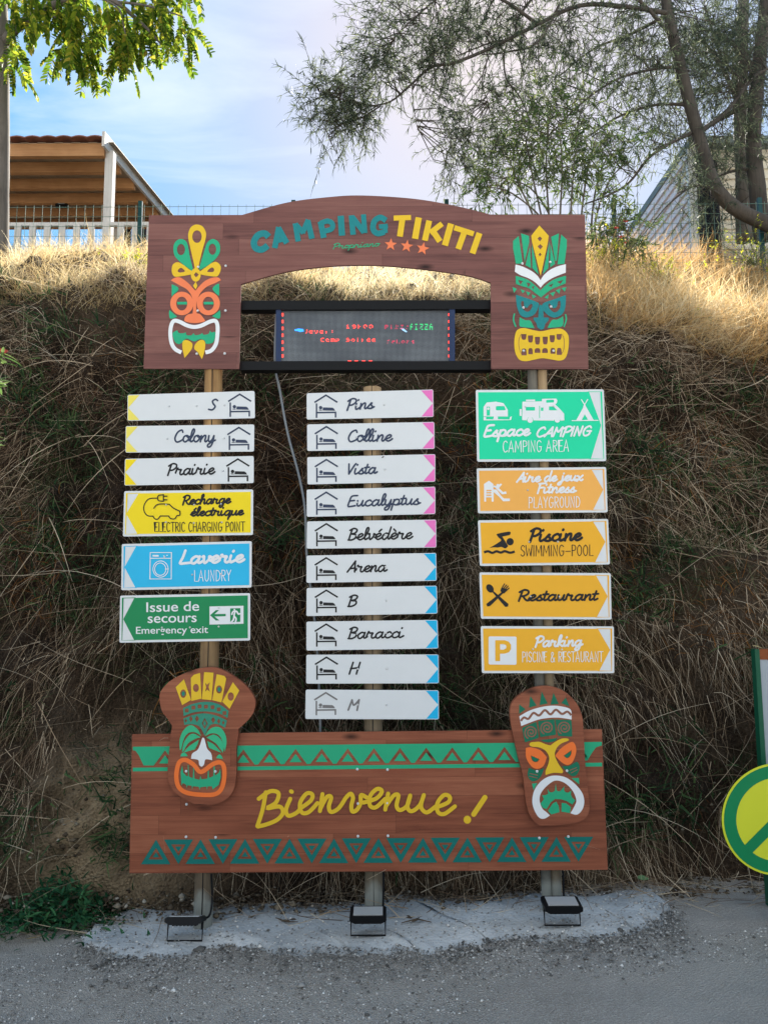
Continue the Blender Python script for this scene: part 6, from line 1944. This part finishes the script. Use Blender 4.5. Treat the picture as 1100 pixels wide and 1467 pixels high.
for i, (u, v, r, n, y0_, y1_) in enumerate([(560, 30, 45, 13, 6.1, 6.7), (610, 30, 45, 11, 6.1, 6.7), (540, 80, 28, 10, 6.2, 6.6), (560, 110, 32, 10, 6.2, 6.6), (600, 80, 30, 9, 6.2, 6.6), (625, 60, 25, 6, 6.3, 6.6),
        (470, 128, 22, 11, 6.3, 6.4), (500, 145, 24, 14, 6.3, 6.5), (520, 165, 20, 12, 6.3, 6.5), (476, 182, 18, 8, 6.3, 6.5), (645, 40, 30, 6, 6.3, 6.6), (690, 20, 40, 8, 6.4, 6.8), (740, 15, 40, 8, 6.4, 6.8), (700, -20, 60, 10, 6.4, 6.8),
        (690, 130, 38, 6, 6.4, 6.7), (720, 160, 36, 7, 6.4, 6.8), (660, 165, 30, 8, 6.4, 6.8), (640, 195, 20, 6, 6.4, 6.7), (690, 195, 30, 8, 6.5, 6.9), (650, 235, 20, 4, 6.5, 6.8), (615, 130, 12, 2, 6.4, 6.5), (618, 108, 10, 2, 6.4, 6.5),
        (760, 100, 45, 8, 6.5, 7.2), (800, 60, 50, 10, 6.6, 7.4), (840, 110, 50, 9, 6.6, 7.4), (860, 40, 50, 12, 6.7, 7.5), (780, 160, 40, 4, 6.5, 7.0), (830, 180, 40, 3, 6.6, 7.2), (900, 90, 50, 18, 6.8, 7.6), (920, 25, 45, 19, 6.9, 7.6), (700, 40, 50, 10, 6.4, 6.8), (780, 20, 50, 12, 6.5, 7.2), (960, 90, 40, 10, 7.0, 7.7), (1020, 60, 60, 16, 7.2, 7.9),
        (890, 150, 40, 6, 6.8, 7.4), (1000, 30, 45, 13, 7.0, 7.8), (1045, 60, 45, 13, 7.2, 7.9), (1010, 110, 40, 11, 7.2, 7.9), (1070, 130, 40, 10, 7.3, 7.9), (960, -40, 90, 20, 6.8, 7.8), (850, -40, 80, 16, 6.6, 7.6),
        (880, 235, 22, 4, 6.7, 6.9), (930, 205, 25, 5, 6.8, 7.1), (990, 245, 22, 4, 6.9, 7.1), (1000, 290, 25, 4, 6.9, 7.1), (1045, 215, 40, 9, 7.2, 7.8), (950, 165, 30, 6, 7.0, 7.5), (760, 230, 30, 3, 6.6, 7.0)]):
    CL += blob(u, v, r, n, y0_, y1_, .24, i)
foliage(CL, limbs, 101, 20, (.045, .10), (.0045, .0095), .0028, NEEDLE, bt, BARK)

# --- upright tree at the right edge
y1 = 8.0
ut = thing('upright_tree', P(1088, 335, y1), 'upright grey trunk at the right edge with a thin evergreen crown', 'tree')
trunk = MB()
limbs = [tube3(trunk, pix([(1092, 345, y1), (1084, 270, y1), (1078, 200, y1), (1083, 130, y1), (1090, 60, y1), (1096, 0, y1), (1100, -100, y1)]), .095, .06, 12)]
for path, r0, r1 in (([(1080, 145, 8.0), (1050, 160, 8.1), (1010, 182, 8.2), (970, 200, 8.2), (935, 215, 8.2)], .035, .01), ([(1082, 110, 8.0), (1062, 75, 8.1), (1030, 50, 8.2), (1000, 40, 8.2)], .035, .012),
                     ([(1084, 240, 8.0), (1050, 245, 8.0), (1025, 255, 8.0), (1000, 275, 8.0)], .02, .006), ([(1088, 70, 8.0), (1110, 30, 8.0), (1140, 0, 8.0)], .04, .02), ([(1085, 120, 8.0), (1055, 110, 8.3), (1030, 75, 8.4), (1010, 10, 8.5)], .03, .01)):
    limbs.append(tube3(trunk, pix(path), r0, r1, 7))
trunk.build('trunk', BARK, ut, smooth=True)
CL = []
for i, (u, v, r, n) in enumerate([(1060, 30, 50, 14), (1000, 70, 45, 11), (1080, 90, 40, 10), (1020, 170, 45, 11), (960, 190, 35, 8), (1070, 190, 35, 8), (1010, 250, 35, 6), (1050, 270, 30, 5), (1110, 40, 60, 12), (1030, -50, 90, 18), (970, 60, 35, 8), (930, 150, 30, 6)]):
    CL += blob(u, v, r, n, 7.9, 8.6, .27, 50 + i)
foliage(CL, limbs, 102, 15, (.06, .12), (.0045, .0095), .003, NEEDLE, ut, BARK)
# third, paler trunk behind
bk = P(1058, 330, 9.0 - .4)
y2 = 8.5
pt = thing('pale_trunk_tree', P(1062, 335, y2), 'pale broad trunk standing in front of the cabin wall', 'tree')
trunk = MB()
limbs = [tube3(trunk, pix([(1066, 345, y2), (1064, 250, y2), (1060, 170, y2), (1062, 80, y2), (1066, -60, y2)]), .10, .06, 10)]
limbs.append(tube3(trunk, pix([(1062, 160, y2), (1030, 90, y2), (990, 40, y2 + .1)]), .035, .012, 7))
trunk.build('trunk', BARK2, pt, smooth=True)
CL = []
for i, (u, v, r, n) in enumerate([(1030, 110, 50, 12), (1070, 20, 60, 14), (990, 110, 40, 8), (1090, 150, 40, 8)]):
    CL += blob(u, v, r, n, 8.4, 9.0, .28, 80 + i)
foliage(CL, limbs, 103, 13, (.06, .12), (.005, .010), .003, NEEDLE, pt, BARK2)

# --- many-stemmed shrub behind the arch panel
ys = 6.8
sb = thing('tall_shrub', P(790, 345, ys), 'many-stemmed shrub with lance leaves rising behind the right end of the arch', 'shrub')
trunk = MB()
limbs = []
gg = random.Random(4)
for (u0, u1, v1, u2, v2) in ((765, 742, 262, 728, 225), (775, 762, 250, 752, 195), (785, 782, 240, 786, 170), (800, 805, 240, 800, 175), (815, 822, 235, 830, 165), (830, 842, 240, 856, 190), (845, 858, 250, 880, 210), (850, 872, 260, 895, 235), (790, 760, 270, 720, 255), (778, 735, 278, 702, 268)):
    Y = ys + gg.uniform(-.15, .15)
    limbs.append(tube3(trunk, pix([(u0 + 8, 375, Y), (u0 + 2, 320, Y), (u1, v1, Y), (u2, v2, Y)]), .013, .005, 6))
trunk.build('stems', BARK2, sb)
CL = []
for i, (u, v, r, n) in enumerate([(730, 220, 30, 8), (755, 190, 32, 9), (790, 180, 34, 10), (830, 185, 34, 10), (860, 205, 28, 8), (885, 235, 18, 5), (700, 262, 18, 5), (725, 262, 22, 6), (770, 235, 34, 9), (810, 235, 34, 9), (845, 245, 26, 7), (680, 252, 14, 3), (870, 268, 14, 3), (760, 150, 30, 6), (820, 145, 30, 6)]):
    CL += blob(u, v, r, n, ys - .35, ys + .35, .22, 120 + i)
foliage(CL, limbs, 104, 9, (.055, .11), (.010, .017), .0024, OLEA, sb, BARK2, hang=.15)
# low shrub right of the arch panel with pink flowers
lsb = thing('low_shrub', P(893, 390, 6.4), 'low green shrub with a few pink flowers beside the cabin wall', 'shrub')
trunk = MB()
limbs = []
for (u, v) in ((868, 330), (885, 318), (900, 325), (880, 345), (862, 352)):
    limbs.append(tube3(trunk, pix([(885, 400, 6.4), ((885 + u) / 2, 372, 6.4), (u, v, 6.4 + gg.uniform(-.1, .1))]), .009, .004, 5))
trunk.build('stems', BARK2, lsb)
CL = []
for i, (u, v, r, n) in enumerate([(868, 340, 16, 6), (885, 325, 15, 6), (900, 335, 12, 5), (880, 355, 20, 7), (905, 355, 15, 5)]):
    CL += blob(u, v, r, n, 6.25, 6.6, .18, 150 + i)
foliage(CL, limbs, 105, 10, (.045, .08), (.009, .016), .002, OLEA, lsb, BARK2, hang=.05)
for (u, v) in ((883, 327), (890, 340), (895, 318), (897, 348)):
    m = MB()
    c = P(u, v, 6.28)
    for k in range(8):
        leafblade(m, c, (math.cos(k), math.sin(k), .5), .03, .022, n=3)
    m.build('flower', bpy.data.materials['pink_petal'], lsb)

# --- tree with hanging pinnate leaves, left
yl = 6.2
lt_ = thing('pinnate_tree', P(-2, 345, yl), 'tree with drooping yellow-green pinnate leaves at the upper left corner', 'tree')
trunk = MB()
limbs = [tube3(trunk, pix([(-4, 370, yl), (-3, 250, yl), (-2, 150, yl), (-2, 60, yl), (-6, -40, yl), (-10, -140, yl)]), .098, .085, 14)]
for path, r0, r1 in (([(6, 62, 6.2), (22, 42, 6.1), (55, 20, 6.0), (90, 2, 5.95), (130, -6, 5.9), (165, 2, 5.9), (190, 22, 5.9), (212, 42, 5.9), (230, 62, 5.9)], .045, .008),
                     ([(140, -5, 5.9), (170, 12, 5.85), (178, 40, 5.85), (182, 60, 5.85)], .010, .004), ([(165, 2, 5.9), (210, 8, 5.8), (245, 18, 5.8), (265, 25, 5.8)], .012, .004),
                     ([(60, 18, 6.0), (90, 30, 5.95), (110, 50, 5.9)], .010, .004), ([(0, 30, 6.2), (-30, 0, 6.2), (-60, -30, 6.2)], .05, .03), ([(90, 2, 5.95), (120, 20, 6.1), (140, 40, 6.2)], .012, .004),
                     ([(0, 70, 6.2), (14, 75, 6.3), (20, 84, 6.3)], .010, .004), ([(0, -20, 6.2), (40, -60, 6.1), (120, -80, 6.0), (220, -70, 6.0)], .04, .01)):
    limbs.append(tube3(trunk, pix(path), r0, r1, 9))
trunk.build('trunk', BARK2, lt_, smooth=True)
fr_, rc = MB(), MB()
gg = random.Random(9)
def frond(c, d, L_):
    d = Vector(d).normalized()
    p = Vector(c)
    n = 9
    pts = [p]
    side = d.cross(Vector((gg.gauss(0, 1), gg.gauss(0, 1), gg.gauss(0, .4)))).normalized()
    for k in range(n):
        d = (d + Vector((0, 0, -.14))).normalized()
        p = p + d * (L_ / n)
        pts.append(p)
        for s in (-1, 1):
            ld = d * .45 + side * s + Vector((0, 0, -.35))
            random.seed(gg.random())
            leafblade(fr_, p, ld, L_ * .235 * gg.uniform(.8, 1.15), L_ * .125, n=3, droop=.3)
    leafblade(fr_, p, d, L_ * .2, L_ * .075, n=3)
    rc.tube(pts[::3] + [pts[-1]], .0016, 4, cap=False)
for (u, v, r, n) in ((30, 12, 22, 10), (22, 42, 14, 7), (20, 85, 10, 6), (18, 112, 8, 4), (78, 15, 22, 10), (100, 20, 26, 16), (118, 45, 28, 18), (95, 62, 22, 9), (85, 90, 14, 6), (125, 78, 24, 13), (128, 108, 10, 4), (150, 20, 30, 14), (160, 55, 26, 14), (180, 75, 22, 11), (195, 50, 22, 10),
                     (175, 100, 14, 5), (215, 30, 26, 10), (215, 65, 16, 6), (225, 12, 26, 9), (245, 30, 18, 6), (262, 50, 14, 5), (240, 75, 12, 4), (270, 62, 8, 3), (60, -20, 40, 14), (150, -30, 60, 22), (240, -20, 40, 10), (58, 40, 10, 4), (48, 48, 7, 3)):
    for _ in range(int(n * 1.35)):
        a, q = gg.uniform(0, 6.28), math.sqrt(gg.random()) * r
        Y = gg.uniform(5.7, 6.35)
        frond(P(u + q * math.cos(a), v - 16 + q * math.sin(a), Y), (gg.gauss(.1, .45), gg.gauss(0, .4), gg.uniform(-1.1, -.05)), gg.uniform(.17, .30))
set_tone(fr_.build('crown', ROBIN, lt_), 0, 1, 12)
rc.build('leaf_stalks', paint('leaf_stalk', (0.14, 0.13, 0.04), .6), lt_)
random.seed(77)

# ================================================================== RIGHT EDGE
ye = 3.62
nb_ = thing('notice_board', P(1100, 1100, ye) - Vector((0, 0, .45)), 'grey notice board on a green metal post at the right edge, rusty top', 'notice board')
m = MB()
q = [P(1080.5, 930, ye), P(1086.5, 930, ye)]
gzv = ground_z(q[0].x) - .05
a = [P(1080.5, 930, ye), P(1087, 930, ye), P(1098, 1110, ye), P(1091, 1110, ye)]
ext = (a[3] - a[0]) * ((a[3].z - gzv) / (a[0].z - a[3].z))
a = [a[0], a[1], a[2] + ext, a[3] + ext]
m.hexa(a, [p + Vector((0, .04, 0)) for p in a])
m.build('post', paint('green_painted_steel', (0.006, 0.085, 0.045), .4, .1), nb_)
m = MB()
pslab(m, [(1087.2, 945, )[:2], (1330, 945), (1330, 1118), (1098, 1118)], ye + .01, .012)
m.build('panel', paint('grey_panel', (0.33, 0.37, 0.42), .5, .08), nb_)
m = MB()
pslab(m, [(1087, 930), (1330, 930), (1330, 945), (1087.5, 945)], ye + .006, .03)
m.build('top_rail', paint('rusty_rail', (0.22, 0.065, 0.025), .8, .5, 14), nb_)
m = MB()
leafblade(m, P(1077, 925, ye - .02), (1, -.3, -.1), .05, .022, n=4, droop=.3)
o = m.build('fallen_leaf', bpy.data.materials['dry_leaf'])
tag(o, 'dry yellow leaf caught on top of the green notice board post', 'leaf')
# round green and yellow sign
yr = 3.42
cs = P(1114, 1174, yr)
rs = thing('round_sign', Vector((cs.x, yr, ground_z(cs.x))), 'round yellow sign with green ring and diagonal green bar at the right edge', 'traffic sign')
m = MB()
m.flat([ell(1114, 1174, 80.5, 80.5, 72)], yr, .004)
m.build('disc', paint('sign_yellow', (0.58, 0.62, 0.035), .4, .04), rs)
m = MB()
m.flat([ell(1114, 1174, 77.5, 77.5, 72), ell(1114, 1174, 60, 60, 60)], yr - .001)
m.flat([[(1114 + 64 * math.cos(R(a_)) , 1174 - 64 * math.sin(R(a_))) for a_ in (52, 45, 38)] + [(1114 + 64 * math.cos(R(a_)), 1174 - 64 * math.sin(R(a_))) for a_ in (232, 225, 218)]], yr - .0014)
m.build('ring_and_bar', paint('sign_green', (0.005, 0.20, 0.075), .4, .06), rs)
m = MB()
m.tube([Vector((cs.x, yr + .035, ground_z(cs.x) - .05)), Vector((cs.x, yr + .035, cs.z + .2))], .025, 10)
m.build('post', paint('galvanised', (0.35, 0.36, 0.37), .45, .1, metal=.5), rs)
